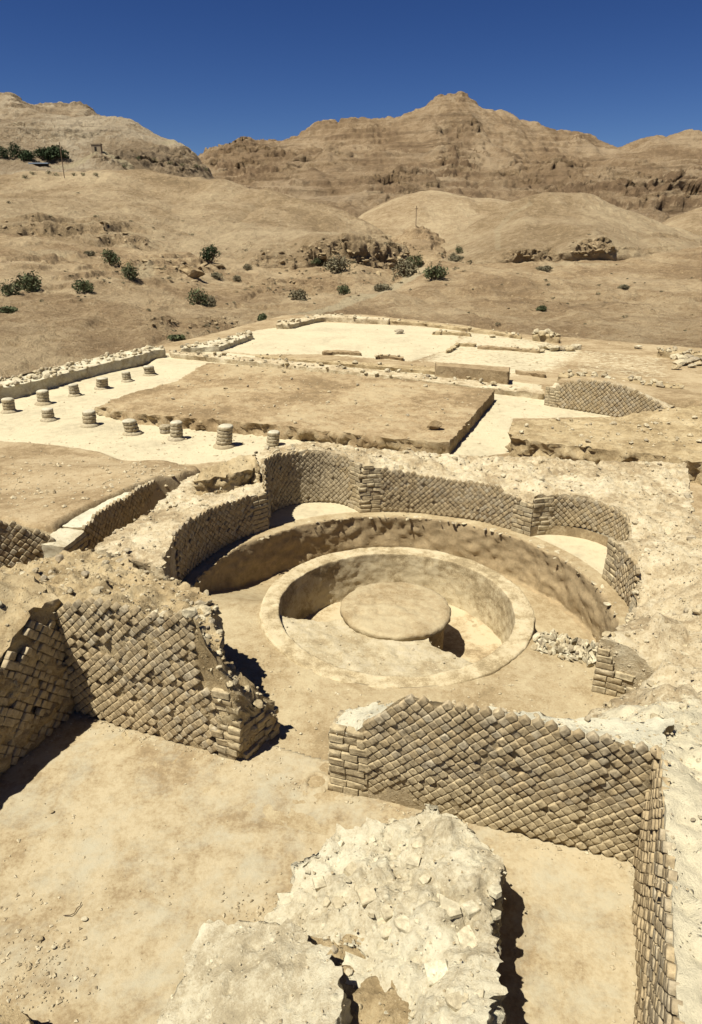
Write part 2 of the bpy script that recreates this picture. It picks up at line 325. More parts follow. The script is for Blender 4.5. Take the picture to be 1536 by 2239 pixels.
def facing(root, path, zb, top, d=.14, q0=0.0, q1=0.0, miss=.03, keep=None, proud=(.0, .05), seed=1, d_h=None, tilt=0.0, limit=300, flush=None):
    """reticulate facing (diamond lattice of diagonal d) with coursed blocks at the ends; top = profile or callable z(s)"""
    r = random.Random(seed); L0 = Vector(root.location); items = []
    if not callable(top):
        zt = z_profile(path.P, top); topf = lambda s: float(np.interp(s, path.S, zt))
    else: topf = top
    zbf = zb if callable(zb) else (lambda s: zb)
    hh = d_h or d
    def put(me, s, z, sc, rot=0.0):
        p, a, n = path.at(s)
        wr = float(fbm(np.array([[p[0]*2.3, p[1]*2.3, z*2.3]]), 2, seed)[0])
        out = proud[0]+(proud[1]-proud[0])*min(1, max(0, .62+1.5*wr+.15*r.gauss(0, 1)))
        if flush: out -= .032*flush(s, z)
        x = Vector((a[0], a[1], 0))*path.side; y = Vector((-n[0], -n[1], 0)); zz = Vector((0, 0, 1))
        R = Matrix((x, y, zz)).transposed()
        R = R @ Matrix.Rotation(rot+r.gauss(0, .035), 3, 'Y') @ Matrix.Rotation(r.gauss(0, .035), 3, 'Z') @ Matrix.Rotation(r.gauss(0, .035), 3, 'X')
        wp = Vector((p[0]+n[0]*out, p[1]+n[1]*out, z))
        R = R @ Matrix.Diagonal(sc)
        items.append((me, Matrix.Translation(wp-L0) @ R.to_4x4(), wp))
    zmax = max(topf(s) for s in path.S); zmin = min(zbf(s) for s in path.S)
    nj = int((zmax-zmin)/(hh/2))+2; ni = int(path.L/d)+2
    for j in range(nj):
        for i in range(ni):
            s = (i+.5*(j % 2))*d; z = zmin+j*hh/2
            wv = .02*math.sin(s*3.1+z*2+seed)
            if s < q0+.05*math.sin(z*31) or s > path.L-q1-.05*math.sin(z*29+1) or s > path.L or s < 0: continue
            if z+wv > topf(s)-.015 or z < zbf(s)+.02: continue
            if r.random() < miss or (keep and not keep(s, z)): continue
            k = .93+.10*r.random()-(.10 if r.random() < .06 else 0); put(BRICKS[r.randrange(12)], s, z+wv, (d*k, d*.8, hh*k*(.93+.11*r.random())))
    for q, s0 in ((q0, 0.0), (q1, path.L-q1)):
        if q <= 0: continue
        z = zmin+.055; hgt = .105
        while z < zmax:
            s = s0-(.06 if int(z*9) % 2 and s0 > 0 else 0)
            while s < s0+q-.04:
                ln = .15+.13*r.random(); ln = min(ln, s0+q+.06-s); c = s+ln/2
                if 0 <= c <= path.L and zbf(c) < z < topf(c)-.02 and not (keep and not keep(c, z)):
                    me = BLOCKS[r.randrange(6)]; w0 = 1.7+.16*BLOCKS.index(me)
                    put(me, c, z, ((ln*.97)/w0, .11, hgt*1.08))
                s += ln
            z += hgt
    items.sort(key=lambda t: (t[2]-camo.location).length)
    for me, mw, wp in items[:limit]:
        o = bpy.data.objects.new('block' if me in BLOCKS else 'brick', me); COL.objects.link(o); o.parent = root; o.matrix_local = mw
    if len(items) > limit: collapse([(a, b) for a, b, c in items[limit:]], root, 'brick_remainder')
    return len(items)

# ------------------------------------------------------------------ masses of masonry and earth
def poly_sd(P, poly):
    """signed distance of points to polygon, positive inside"""
    P = np.asarray(P, float); poly = np.asarray(poly, float); n = len(poly); d = np.full(len(P), 1e9); ins = np.zeros(len(P), bool)
    for i in range(n):
        a, b = poly[i], poly[(i+1) % n]; e = b-a; w_ = P-a; L = (e**2).sum()
        if L < 1e-12: continue
        t = np.clip((w_@e)/L, 0, 1); q = w_-t[:, None]*e; d = np.minimum(d, np.hypot(q[:, 0], q[:, 1]))
        c = (a[1] > P[:, 1]) != (b[1] > P[:, 1])
        with np.errstate(divide='ignore', invalid='ignore'):
            ins ^= c & (P[:, 0] < (b[0]-a[0])*(P[:, 1]-a[1])/(b[1]-a[1]+1e-15)+a[0])
    return np.where(ins, d, -d)
def idw(P, C, Z, p=2.5):
    P = np.asarray(P, float); C = np.asarray(C, float); out = np.zeros(len(P)); ws = np.zeros(len(P))
    for c, z in zip(C, Z):
        wgt = 1/(((P-c)**2).sum(1)+.01)**(p/2); out += wgt*z; ws += wgt
    return out/ws
SIDE = {}
def mass(name, pts, zbase, mat, parent=None, step=.07, amp=.05, side_amp=.05, extra=(), cob=.03, cobs=5.0, seed=0, rows=None, edge_round=.0, loc0=None, drop=0.0, attrs=None, batter=0.0, facet=0.0, fscale=3.0, palefn=None, top_pale=None):
    """a block of rubble or earth standing on its footprint. pts: (x, y, ztop, side roughness factor)"""
    pts = [tuple(p)+(1.0,)*(4-len(p)) for p in pts]; Q = np.array(pts)
    if np.sum(Q[:, 0]*np.roll(Q[:, 1], -1)-np.roll(Q[:, 0], -1)*Q[:, 1]) < 0: Q = Q[::-1]
    B = []
    for i in range(len(Q)):
        a, b = Q[i], Q[(i+1) % len(Q)]; n = max(1, int(math.hypot(*(b-a)[:2])/step))
        for t in range(n): B.append(a+(b-a)*t/n)
    B = np.array(B); nb = len(B)
    x0, y0 = B[:, :2].min(0); x1, y1 = B[:, :2].max(0)
    X, Y = np.meshgrid(np.arange(x0, x1, step), np.arange(y0, y1, step)); G = np.stack([X.ravel(), Y.ravel()], 1)
    G = G+RNG.uniform(-.25, .25, G.shape)*step; G = G[poly_sd(G, B[:, :2]) > step*.6]
    allp = np.vstack([B[:, :2], G])
    r = delaunay_2d_cdt([Vector(p) for p in allp], [(i, (i+1) % nb) for i in range(nb)], [], 1, 1e-6)
    co = np.array([v[:] for v in r[0]]); tri = np.array([f for f in r[2] if len(f) == 3])
    C = np.vstack([B[::max(1, nb//90), :2]]+([np.array([e[:2] for e in extra])] if len(extra) else []))
    Z = np.r_[B[::max(1, nb//90), 2], [e[2] for e in extra]]
    z = idw(co, C, Z); n0 = nb
    z[:n0] = B[:, 2]
    sd = poly_sd(co, B[:, :2]); p3 = np.c_[co, np.full(len(co), seed*5.1)]
    k = sstep(0, .25, sd)
    zt = z+amp*fbm(p3*1.6, 4, seed)*(.35+.65*k)*1.7+amp*.9*fbm(p3*6, 4, seed+5, .62)
    if cob:
        f1, idd = cells(p3*cobs+.3*fbm(p3*3, 2, seed+2)[:, None], seed); rk = np.clip(.62-f1, 0, 1)*(idd > .45)
        zt += cob*rk*2.4*(.5+.5*k)
        f2, id2 = cells(p3*cobs*2.3+.2*fbm(p3*5, 2, seed+6)[:, None], seed+8); zt += cob*.75*np.clip(.62-f2, 0, 1)*(id2 > .5)*(.5+.5*k)
    if facet:
        for fs, fa in ((fscale, 1.0), (fscale*2.4, .5)):
            wp_ = p3*fs+.35*fbm(p3*fs*.8, 3, seed+12)[:, None]; _, i1, v1 = cells(wp_, seed+14, True); an = i1*40.0
            zt += fa*facet*((i1*7.3 % 1-.5)*1.1+(np.cos(an)*v1[:, 0]+np.sin(an)*v1[:, 1])*1.1)*(.45+.55*k)
    if edge_round: zt -= edge_round*(1-sstep(0, edge_round*2.2, sd))
    top = np.c_[co, zt]
    # sides
    hmax = float(np.max(zt[:n0])-zbase); rows = rows or max(2, int(hmax/step))
    d1 = np.roll(B[:, :2], -1, 0)-np.roll(B[:, :2], 1, 0); nrm = np.stack([d1[:, 1], -d1[:, 0]], 1); nrm /= np.linalg.norm(nrm, axis=1)[:, None]+1e-9
    S = []
    for q in range(rows+1):
        t = q/rows; zz = zt[:n0]*(1-t)+zbase*t; S.append(np.c_[B[:, :2], zz])
    S = np.array(S); fl = S.reshape(-1, 3)
    dsp = (fbm(fl*2.2+seed, 4, seed+9)*1.5+.9*fbm(fl*8, 4, seed+3, .65)).reshape(rows+1, n0)
    if facet:
        _, i1, v1 = cells(fl*fscale*1.3+.3*fbm(fl*fscale, 2, seed+2)[:, None], seed+15, True); dsp += ((i1-.5)*1.6+(np.cos(i1*40)*v1[:, 0]+np.sin(i1*40)*v1[:, 2])*1.6).reshape(rows+1, n0)
    if cob:
        f1, idd = cells(fl*cobs, seed+4); dsp += (np.clip(.6-f1, 0, 1)*(idd > .4)).reshape(rows+1, n0)*1.3
    A = (side_amp*B[:, 3])[None, :]*np.ones((rows+1, 1))
    S[:, :, :2] += nrm[None]*(dsp*A)[:, :, None]
    if batter: S[:, :, :2] += nrm[None]*(np.linspace(0, 1, rows+1)[:, None, None]*batter*np.minimum(1, B[:, 3])[None, :, None])
    top[:n0, :2] = S[0, :, :2]
    V = np.vstack([top, S.reshape(-1, 3)]); nt_ = len(top)
    f = []
    idx = lambda q: nt_+q*n0+np.arange(n0)
    for q in range(rows):
        a, b = idx(q), idx(q+1); f.append(np.stack([a, b, np.roll(b, -1), np.roll(a, -1)], 1))
    L0 = np.array(loc0 if loc0 is not None else (parent.location[:] if parent else (0, 0, 0)))
    fn = np.concatenate(f)
    if top_pale is not None: attrs = {'pale': np.r_[np.full(nt_, top_pale), np.zeros(len(V)-nt_)]}
    if palefn: attrs = {'pale': palefn(V[:, 0], V[:, 1])}
    me = mesh_np(name, V-L0, [tri, fn], mat, True, attrs)
    o = link(name, me, parent, (0, 0, 0) if parent else tuple(L0))
    o_top = (co, zt); SIDE[name+str(seed)] = (S, nrm, B[:, 3])
    return o, o_top
def scatter(root, top, n, size, seed=0, region=None, meshes=None, name='stone', sink=.25, gravel=0, gsize=(.015, .05), gmat=None):
    """loose stones lying on a mass: single stones as parts, gravel as one part"""
    r = np.random.default_rng(seed); co, zt = top; L0 = np.array(root.location)
    ok = np.arange(len(co)) if region is None else np.where(region(co[:, 0], co[:, 1]))[0]
    if len(ok) == 0: return
    for i in r.choice(ok, min(n, len(ok)), replace=False):
        s = size[0]+(size[1]-size[0])*r.random()**2.2; me = (meshes or STONES)[r.integers(len(meshes or STONES))]
        o = bpy.data.objects.new(name, me); COL.objects.link(o); o.parent = root
        o.location = (co[i, 0]-L0[0], co[i, 1]-L0[1], zt[i]-L0[2]+s*.5*(1-sink)*.6); o.scale = (s, s*(.8+.4*r.random()), s*(.8+.3*r.random()))
        o.rotation_euler = (r.normal()*.25, r.normal()*.25, r.random()*6.3)
    if gravel:
        j = r.choice(ok, gravel); c = np.c_[co[j]+r.normal(scale=.05, size=(gravel, 2)), zt[j]]-L0
        gravel_mesh(root, c, gsize, r)
def side_stones(root, key, n, size, seed, minrough=.45, meshes=None):
    """stones sticking out of a broken face"""
    S, nrm, rough = SIDE[key]; r = np.random.default_rng(seed); ok = np.where(rough >= minrough)[0]; L0 = np.array(root.location)
    for i in range(n):
        q = r.choice(ok); k = r.integers(S.shape[0]-1); p = S[k, q]+np.r_[nrm[q]*.0, 0]; s = size[0]+(size[1]-size[0])*r.random()**2
        o = bpy.data.objects.new('stone', (meshes or STONES)[r.integers(len(meshes or STONES))]); COL.objects.link(o); o.parent = root
        o.location = tuple(p-L0); o.scale = (s, s*.9, s*.8); o.rotation_euler = tuple(r.random(3)*6.3)
OCT = np.array([(1, 0, 0), (0, 1, 0), (-1, 0, 0), (0, -1, 0), (0, 0, 1), (0, 0, -1)], float)
OCF = np.array([(0, 1, 4), (1, 2, 4), (2, 3, 4), (3, 0, 4), (1, 0, 5), (2, 1, 5), (3, 2, 5), (0, 3, 5)])
def gravel_mesh(root, c, gsize, r, mat=None):
    n = len(c); s = gsize[0]+(gsize[1]-gsize[0])*r.random(n)**3
    v = OCT[None]*(1+.35*r.normal(size=(n, 6, 1)))*s[:, None, None]*.6; v[:, :, 2] *= .6
    a = r.random(n)*6.28; ca, sa = np.cos(a)[:, None], np.sin(a)[:, None]
    x = v[:, :, 0]*ca-v[:, :, 1]*sa; y = v[:, :, 0]*sa+v[:, :, 1]*ca; v = np.stack([x, y, v[:, :, 2]], -1)+c[:, None]
    v[:, :, 2] += s[:, None]*.12
    f = (OCF[None]+(np.arange(n)*6)[:, None, None]).reshape(-1, 3)
    me = mesh_np('gravel', v.reshape(-1, 3), [f], mat or M['gravel'], False)
    return tag(link('gravel', me, root), kind='stuff')
M['gravel'] = earth('gravel_stone', (.42, .32, .2), (.56, .45, .3), (.7, .6, .44), 9, 30, .01)

# ================================================================== THE SETTING
SURV = []                                        # terrain vertices, for standing things on the ground
def catmull(C, nv):
    n = len(C); out = []
    for t in np.linspace(0, n-1, nv):
        i = min(int(t), n-2); f = t-i; p0, p1, p2, p3 = C[max(i-1, 0)], C[i], C[i+1], C[min(i+2, n-1)]
        m1 = (p2-p0)*.5; m2 = (p3-p1)*.5
        out.append((2*f**3-3*f**2+1)*p1+(f**3-2*f*f+f)*m1+(-2*f**3+3*f*f)*p2+(f**3-f*f)*m2)
    return np.array(out)
def loft(name, contours, u0, u1, nu, nv, mat, label, amp, freq, terr=0.0, tstep=8.0, mask=None, pale=None, seed=0, rock=None, gully=0.0, crag=None):
    us = np.linspace(u0, u1, nu); C = []
    for c in contours:
        c = np.array(c, float); py = np.interp(us, c[:, 0], c[:, 1]); Yd = np.interp(us, c[:, 0], c[:, 2])
        k = np.ones(9)/9; py = np.convolve(np.pad(py, 4, 'edge'), k, 'valid'); Yd = np.convolve(np.pad(Yd, 12, 'edge'), np.ones(25)/25, 'valid')
        C.append(atY(us, py, Yd))
    P = catmull(np.array(C), nv).reshape(-1, 3)
    u, v = proj(P[:, 0], P[:, 1], P[:, 2]); row = np.repeat(np.linspace(0, 1, nv), nu)
    n = fbm(P*freq+seed*3.3, 6, seed); edge = sstep(0, .06, row)
    msk = mask(u, v, P) if mask else np.ones(len(P))
    z = P[:, 2]+amp*n*edge*1.5+amp*.42*(.35-np.abs(fbm(P*freq*7+2, 4, seed+50, .6)))*edge+amp*.2*fbm(P*freq*24, 3, seed+51, .65)*edge
    if gully:
        g = np.abs(fbm(np.c_[P[:, 0]*freq*1.6, P[:, 1]*freq*.55, 0*P[:, 0]+seed], 4, seed+20)); z = z-gully*(.45-np.clip(g, 0, .45))*edge*1.6
    rk = np.zeros(len(P))
    if terr:
        wv = fbm(P*freq*.7+9, 4, seed+30); q = z/tstep+wv*1.1; fr = q-np.floor(q); st = sstep(.0, .28, fr)
        w_ = np.clip(.55+1.5*fbm(P*freq*1.1+4, 3, seed+40), 0, 1)*msk
        z = z+(st-fr)*tstep*terr*w_; rk = w_*(1-sstep(.22, .34, fr))
    cy = 0
    if crag:
        cm, ca, cf = crag[:3]; an_ = np.array(crag[3] if len(crag) > 3 else (1., 1., 1.6)); m_ = cm(u, v, P)*edge; i_ = np.where(m_ > .02)[0]; Pc = P[i_]*cf*np.array([1, 1, an_[2]/1.6]); rg = 1-2.4*np.abs(fbm(Pc+5, 4, seed+70, .6)); _, ci = cells(Pc*np.array([an_[0], an_[1], 1.6])*1.5+.4*fbm(Pc*1.5, 2, seed+71)[:, None], seed+72)
        dz = np.zeros(len(P)); dz[i_] = m_[i_]*ca*(.55*rg+.8*(ci-.5)); z = z+dz*.7; cy = np.zeros(len(P)); cy[i_] = -m_[i_]*ca*(.8*(ci-.5)+.3*rg)
    P2 = np.c_[P[:, 0]+amp*.4*fbm(P*freq*2.5+31, 3, seed+2), P[:, 1]+amp*.4*fbm(P*freq*2.5+77, 3, seed+3)+cy, z]
    if rock: rk = np.maximum(rk, rock(u, v, P))
    pl = pale(u, v, P) if pale else np.zeros(len(P))
    me = mesh_np(name, P2, [grid_faces(nu, nv)], mat, True, {'rock': rk, 'pale': pl})
    o = link(name, me); tag(o, label, 'hill' if 'hill' in name or 'mountain' in name or 'mound' in name else 'terrain', kind='structure')
    uu, vv = proj(P2[:, 0], P2[:, 1], P2[:, 2]); SURV.append(np.c_[uu, vv, P2])
    return o
_BIN = {}
def surf(px, py):
    """nearest terrain point seen at a photo position"""
    if len(_BIN) == 0:
        for S in SURV:
            ok = (S[:, 0] > -60) & (S[:, 0] < 1600) & (S[:, 1] > 150) & (S[:, 1] < 900); S = S[ok]
            for key, row in zip((np.floor(S[:, 0]/5).astype(int)*10000+np.floor(S[:, 1]/5).astype(int)).tolist(), S[:, 2:]):
                if key not in _BIN or row[1] < _BIN[key][1]: _BIN[key] = row
    best = None
    for rad in (0, 1, 2, 3):
        for dx in range(-rad, rad+1):
            for dy in range(-rad, rad+1):
                q = _BIN.get((int(px//5)+dx)*10000+int(py//5)+dy)
                if q is not None and (best is None or q[1] < best[1]): best = q
        if best is not None: return best
    return atY(px, py, 90.0)
def cont(pp, yy):
    """contour from (px,py) points and (px,distance) points"""
    pp = np.array(pp, float); yy = np.array(yy, float); return np.c_[pp, np.interp(pp[:, 0], yy[:, 0], yy[:, 1])]
def box_mask(x0, x1, y0, y1, s=25):
    return lambda u, v, P: sstep(x0-s, x0+s, u)*(1-sstep(x1-s, x1+s, u))*sstep(y0-s, y0+s, v)*(1-sstep(y1-s, y1+s, v))
def blobs(L):
    """L: (cx, cy, rx, ry, weight)"""
    def f(u, v, P):
        m = np.zeros(len(u))
        for cx, cy, rx, ry, w_ in L: m = np.maximum(m, w_*(1-sstep(.5, 1.1, np.hypot((u-cx)/rx, (v-cy)/ry))))
        return m
    return f
def stripe(pts, wd):
    P0 = np.array(pts, float)
    def f(u, v, P):
        d = np.full(len(u), 1e9); Q = np.c_[u, v]
        for a, b in zip(P0[:-1], P0[1:]):
            e = b-a; t = np.clip(((Q-a)@e)/(e@e), 0, 1); q = Q-a-t[:, None]*e; d = np.minimum(d, np.hypot(q[:, 0], q[:, 1]*1.8))
        return 1-sstep(wd*.5, wd*1.2, d)
    return f

# --- far mountains
loft('mountain', [
    cont([(200, 520), (1000, 520), (2000, 520)], [(200, 420), (2000, 380)]),
    cont([(200, 470), (600, 440), (760, 440), (900, 455), (1100, 470), (1300, 470), (1536, 470), (2000, 470)], [(200, 520), (1000, 470), (2000, 430)]),
    cont([(200, 430), (440, 400), (600, 395), (760, 380), (900, 380), (1060, 390), (1250, 400), (1400, 400), (1536, 400), (2000, 400)], [(200, 640), (1000, 590), (2000, 520)]),
    cont([(200, 390), (440, 365), (560, 342), (700, 325), (850, 312), (960, 300), (1060, 305), (1200, 335), (1350, 350), (1536, 340), (2000, 340)], [(200, 780), (1000, 760), (2000, 640)]),
    cont([(200, 352), (420, 340), (440, 338), (470, 336), (500, 325), (540, 314), (565, 304), (600, 303), (640, 300), (665, 286), (690, 274), (730, 266), (770, 259), (820, 255), (850, 248), (875, 252), (900, 247), (925, 238), (945, 222), (965, 212), (1000, 207), (1025, 213), (1045, 228), (1060, 238), (1110, 245), (1140, 258), (1165, 267), (1200, 284), (1240, 281), (1270, 284), (1300, 300), (1330, 310), (1370, 317), (1400, 304), (1440, 293), (1490, 287), (1540, 288), (1700, 280), (2000, 300)], [(200, 900), (1000, 960), (2000, 800)]),
    cont([(200, 400), (2000, 380)], [(200, 1200), (2000, 1200)])],
    150, 1900, 620, 300, M['mountain'], 'high brown desert mountain with rock strata on the skyline', 3.6, .012, terr=1.0, tstep=7.5, seed=3, gully=9.0, crag=(lambda u, v, P: .1+.9*blobs([(560, 350, 180, 45, 1.), (1000, 310, 70, 90, 1.), (880, 400, 120, 40, .8), (1180, 375, 160, 35, .9), (1380, 410, 260, 55, 1.), (690, 340, 100, 30, .7)])(u, v, P), 9.0, .04, (.6, .6, 5.0)),
    mask=lambda u, v, P: np.maximum(np.maximum(blobs([(560, 350, 180, 50, 1.), (1000, 330, 70, 70, .9), (1400, 410, 230, 60, 1.), (1180, 370, 170, 45, .8), (850, 400, 110, 45, .6), (700, 330, 120, 40, .5)])(u, v, P), .6), 0),
    rock=blobs([(560, 350, 150, 34, .5), (1005, 300, 45, 75, .5), (880, 400, 90, 30, .42), (1180, 385, 130, 22, .5), (1330, 420, 240, 26, .38), (700, 345, 60, 20, .4)]))
loft('far_hill', [
    cont([(-400, 480), (500, 440)], [(-400, 230), (500, 260)]),
    cont([(-400, 400), (0, 372), (120, 370), (240, 356), (300, 372), (380, 385), (470, 400)], [(-400, 290), (500, 330)]),
    cont([(-400, 300), (0, 300), (120, 312), (210, 318), (300, 330), (380, 350), (440, 372), (470, 396)], [(-400, 330), (500, 360)]),
    cont([(-400, 260), (0, 262), (90, 250), (150, 258), (215, 260), (250, 258), (285, 264), (310, 276), (340, 290), (360, 303), (385, 307), (400, 320), (420, 338), (440, 358), (455, 375), (475, 400)], [(-400, 410), (500, 410)]),
    cont([(-400, 330), (500, 430)], [(-400, 560), (500, 520)])],
    -420, 480, 420, 240, M['hill_far'], 'pale eroded hill with a track at the upper left', 1.3, .03, terr=.6, tstep=4.5, seed=11, gully=2.6, crag=(blobs([(330, 345, 170, 30, .9), (100, 285, 170, 30, .7), (400, 375, 90, 22, 1)]), 3.0, .12, (.7, .7, 3.)),
    mask=lambda u, v, P: np.maximum(blobs([(330, 340, 160, 26, 1.), (100, 280, 160, 26, .7), (400, 370, 90, 20, 1)])(u, v, P), .1),
    pale=lambda u, v, P: np.maximum(stripe([(285, 362), (245, 340), (222, 326), (180, 345), (120, 362)], 10)(u, v, P), .8*blobs([(370, 305, 30, 7, 1)])(u, v, P)))
loft('peak_hill', [
    cont([(-400, 420), (300, 420)], [(-400, 460), (300, 460)]),
    cont([(-400, 260), (0, 268), (100, 270), (200, 275), (300, 300)], [(-400, 560), (300, 560)]),
    cont([(-400, 190), (-60, 198), (0, 204), (20, 206), (40, 215), (60, 233), (85, 238), (110, 231), (150, 226), (175, 229), (195, 241), (215, 256), (240, 275), (300, 320)], [(-400, 640), (300, 640)]),
    cont([(-400, 300), (300, 380)], [(-400, 800), (300, 800)])],
    -420, 300, 260, 130, M['hill_far'], 'bare pale summit at the upper left edge behind the track hill', 1.6, .03, terr=.4, tstep=7, seed=12, gully=5)
# --- low mounds in the valley
loft('low_mound', [
    cont([(700, 570), (1300, 570)], [(700, 185), (1300, 185)]),
    cont([(700, 545), (800, 505), (900, 480), (1000, 475), (1100, 480), (1300, 520)], [(700, 220), (1300, 220)]),
    cont([(700, 540), (760, 496), (800, 466), (850, 441), (890, 430), (930, 423), (960, 423), (1000, 430), (1040, 436), (1080, 436), (1120, 442), (1200, 462), (1300, 500)], [(700, 260), (1300, 260)]),
    cont([(700, 560), (1300, 560)], [(700, 330), (1300, 330)])], 690, 1300, 240, 110, M['hill_near'], 'smooth low mound behind the valley, left of the pale cone', .45, .04, seed=21, gully=.8)
loft('side_mound', [
    cont([(1380, 580), (1900, 580)], [(1380, 170), (1900, 170)]),
    cont([(1380, 540), (1450, 512), (1500, 498), (1600, 490), (1900, 480)], [(1380, 200), (1900, 200)]),
    cont([(1380, 520), (1430, 495), (1480, 472), (1536, 456), (1650, 440), (1900, 440)], [(1380, 235), (1900, 235)]),
    cont([(1380, 560), (1900, 560)], [(1380, 300), (1900, 300)])], 1370, 1900, 160, 90, M['hill_near'], 'low mound at the right edge below the cliffs', .8, .05, seed=22, gully=1.2, terr=.4, tstep=3)
loft('cone_mound', [
    cont([(880, 620), (1000, 605), (1080, 590), (1200, 586), (1350, 582), (1536, 565), (1900, 560)], [(880, 118), (1080, 113), (1536, 110), (1900, 108)]),
    cont([(880, 600), (960, 570), (1040, 558), (1080, 548), (1140, 538), (1200, 542), (1250, 522), (1300, 514), (1350, 524), (1400, 540), (1450, 545), (1536, 542), (1900, 555)], [(880, 124), (1080, 115), (1200, 114.5), (1350, 114), (1450, 117), (1900, 118)]),
    cont([(880, 592), (940, 560), (1010, 530), (1080, 497), (1150, 468), (1230, 458), (1310, 466), (1400, 494), (1480, 515), (1536, 528), (1700, 550), (1900, 560)], [(880, 136), (1200, 146), (1900, 140)]),
    cont([(880, 588), (930, 556), (1000, 521), (1040, 496), (1080, 470), (1110, 452), (1145, 437), (1190, 430), (1230, 428), (1275, 430), (1300, 436), (1340, 452), (1400, 473), (1470, 500), (1536, 522), (1700, 548), (1900, 560)], [(880, 142), (1200, 168), (1900, 160)]),
    cont([(880, 620), (1900, 600)], [(880, 190), (1900, 230)])], 880, 1900, 460, 200, M['hill_near'], 'pale cone shaped mound right of the valley', .4, .06, terr=.7, tstep=2.4, seed=23, gully=.7, crag=(blobs([(1170, 556, 90, 20, .9), (1300, 542, 60, 30, 1.), (1430, 545, 90, 12, .6)]), 1.2, .4),
    mask=blobs([(1170, 550, 60, 22, 1.), (1300, 545, 60, 30, 1.), (1480, 520, 80, 16, .7), (1420, 540, 90, 12, .6)]), rock=blobs([(1175, 548, 34, 16, .8), (1300, 538, 44, 22, .9), (1160, 556, 90, 7, .8)]),
    pale=lambda u, v, P: .45*stripe([(1090, 540), (1088, 500), (1120, 465), (1160, 438)], 9)(u, v, P))
loft('smooth_hill', [
    cont([(-500, 570), (0, 560), (200, 570), (400, 588), (600, 606), (760, 622), (850, 622), (900, 604), (940, 592)], [(-500, 96), (0, 98), (400, 108), (600, 112), (760, 114), (870, 119), (940, 126)]),
    cont([(-500, 505), (0, 496), (200, 508), (400, 535), (500, 532), (600, 526), (700, 514), (780, 512), (840, 530), (880, 550), (910, 568), (940, 580)], [(-500, 108), (0, 112), (400, 119), (600, 119), (760, 121), (870, 126), (940, 130)]),
    cont([(-500, 450), (0, 448), (200, 455), (400, 470), (600, 492), (720, 508), (800, 520), (870, 552), (940, 578)], [(-500, 128), (0, 134), (400, 148), (760, 150), (940, 148)]),
    cont([(-500, 410), (0, 412), (200, 402), (400, 418), (600, 445), (720, 474), (800, 502), (860, 540), (940, 576)], [(-500, 160), (0, 168), (400, 182), (760, 166), (940, 156)]),
    cont([(-500, 392), (0, 386), (140, 384), (240, 374), (300, 378), (380, 388), (470, 397), (540, 409), (600, 418), (640, 430), (700, 443), (740, 456), (775, 472), (800, 486), (830, 508), (860, 532), (890, 556), (940, 574)], [(-500, 200), (0, 205), (400, 215), (760, 182), (940, 160)]),
    cont([(-500, 460), (940, 600)], [(-500, 280), (940, 200)])], -500, 945, 620, 260, M['hill_near'], 'broad smooth tan hill left of the valley', .7, .04, terr=.8, tstep=2.0, seed=24, gully=1.3, crag=(blobs([(770, 562, 150, 52, 1.), (880, 578, 50, 40, 1.), (610, 566, 110, 26, .6), (120, 500, 220, 30, .55), (290, 520, 60, 20, .6)]), 2.0, .22),
    mask=blobs([(150, 500, 260, 40, 1.), (620, 560, 260, 36, 1.), (800, 550, 120, 50, 1.)]), rock=blobs([(740, 540, 60, 16, .7), (790, 562, 120, 42, .52), (60, 520, 120, 20, .5), (690, 560, 60, 12, .5), (840, 560, 50, 26, .6), (120, 475, 60, 7, .6), (290, 520, 50, 10, .7), (560, 548, 60, 12, .5)]))
loft('ravine_mound', [
    cont([(810, 615), (1010, 612)], [(810, 120), (1010, 122)]),
    cont([(810, 580), (850, 572), (890, 560), (925, 552), (960, 556), (1010, 575)], [(810, 127), (1010, 128)]),
    cont([(810, 560), (850, 540), (880, 524), (905, 516), (935, 518), (965, 534), (1010, 565)], [(810, 140), (1010, 142)]),
    cont([(810, 550), (850, 528), (880, 512), (905, 504), (930, 506), (960, 522), (1010, 555)], [(810, 150), (1010, 152)]),
    cont([(810, 600), (1010, 600)], [(810, 170), (1010, 172)])], 810, 1010, 150, 130, M['bank'], 'rugged brown slope at the head of the ravine under the wooden pole', .6, .1, terr=.7, tstep=1.2, seed=27, gully=1.1,
    rock=blobs([(900, 545, 70, 35, .5), (935, 530, 25, 12, .6)]))
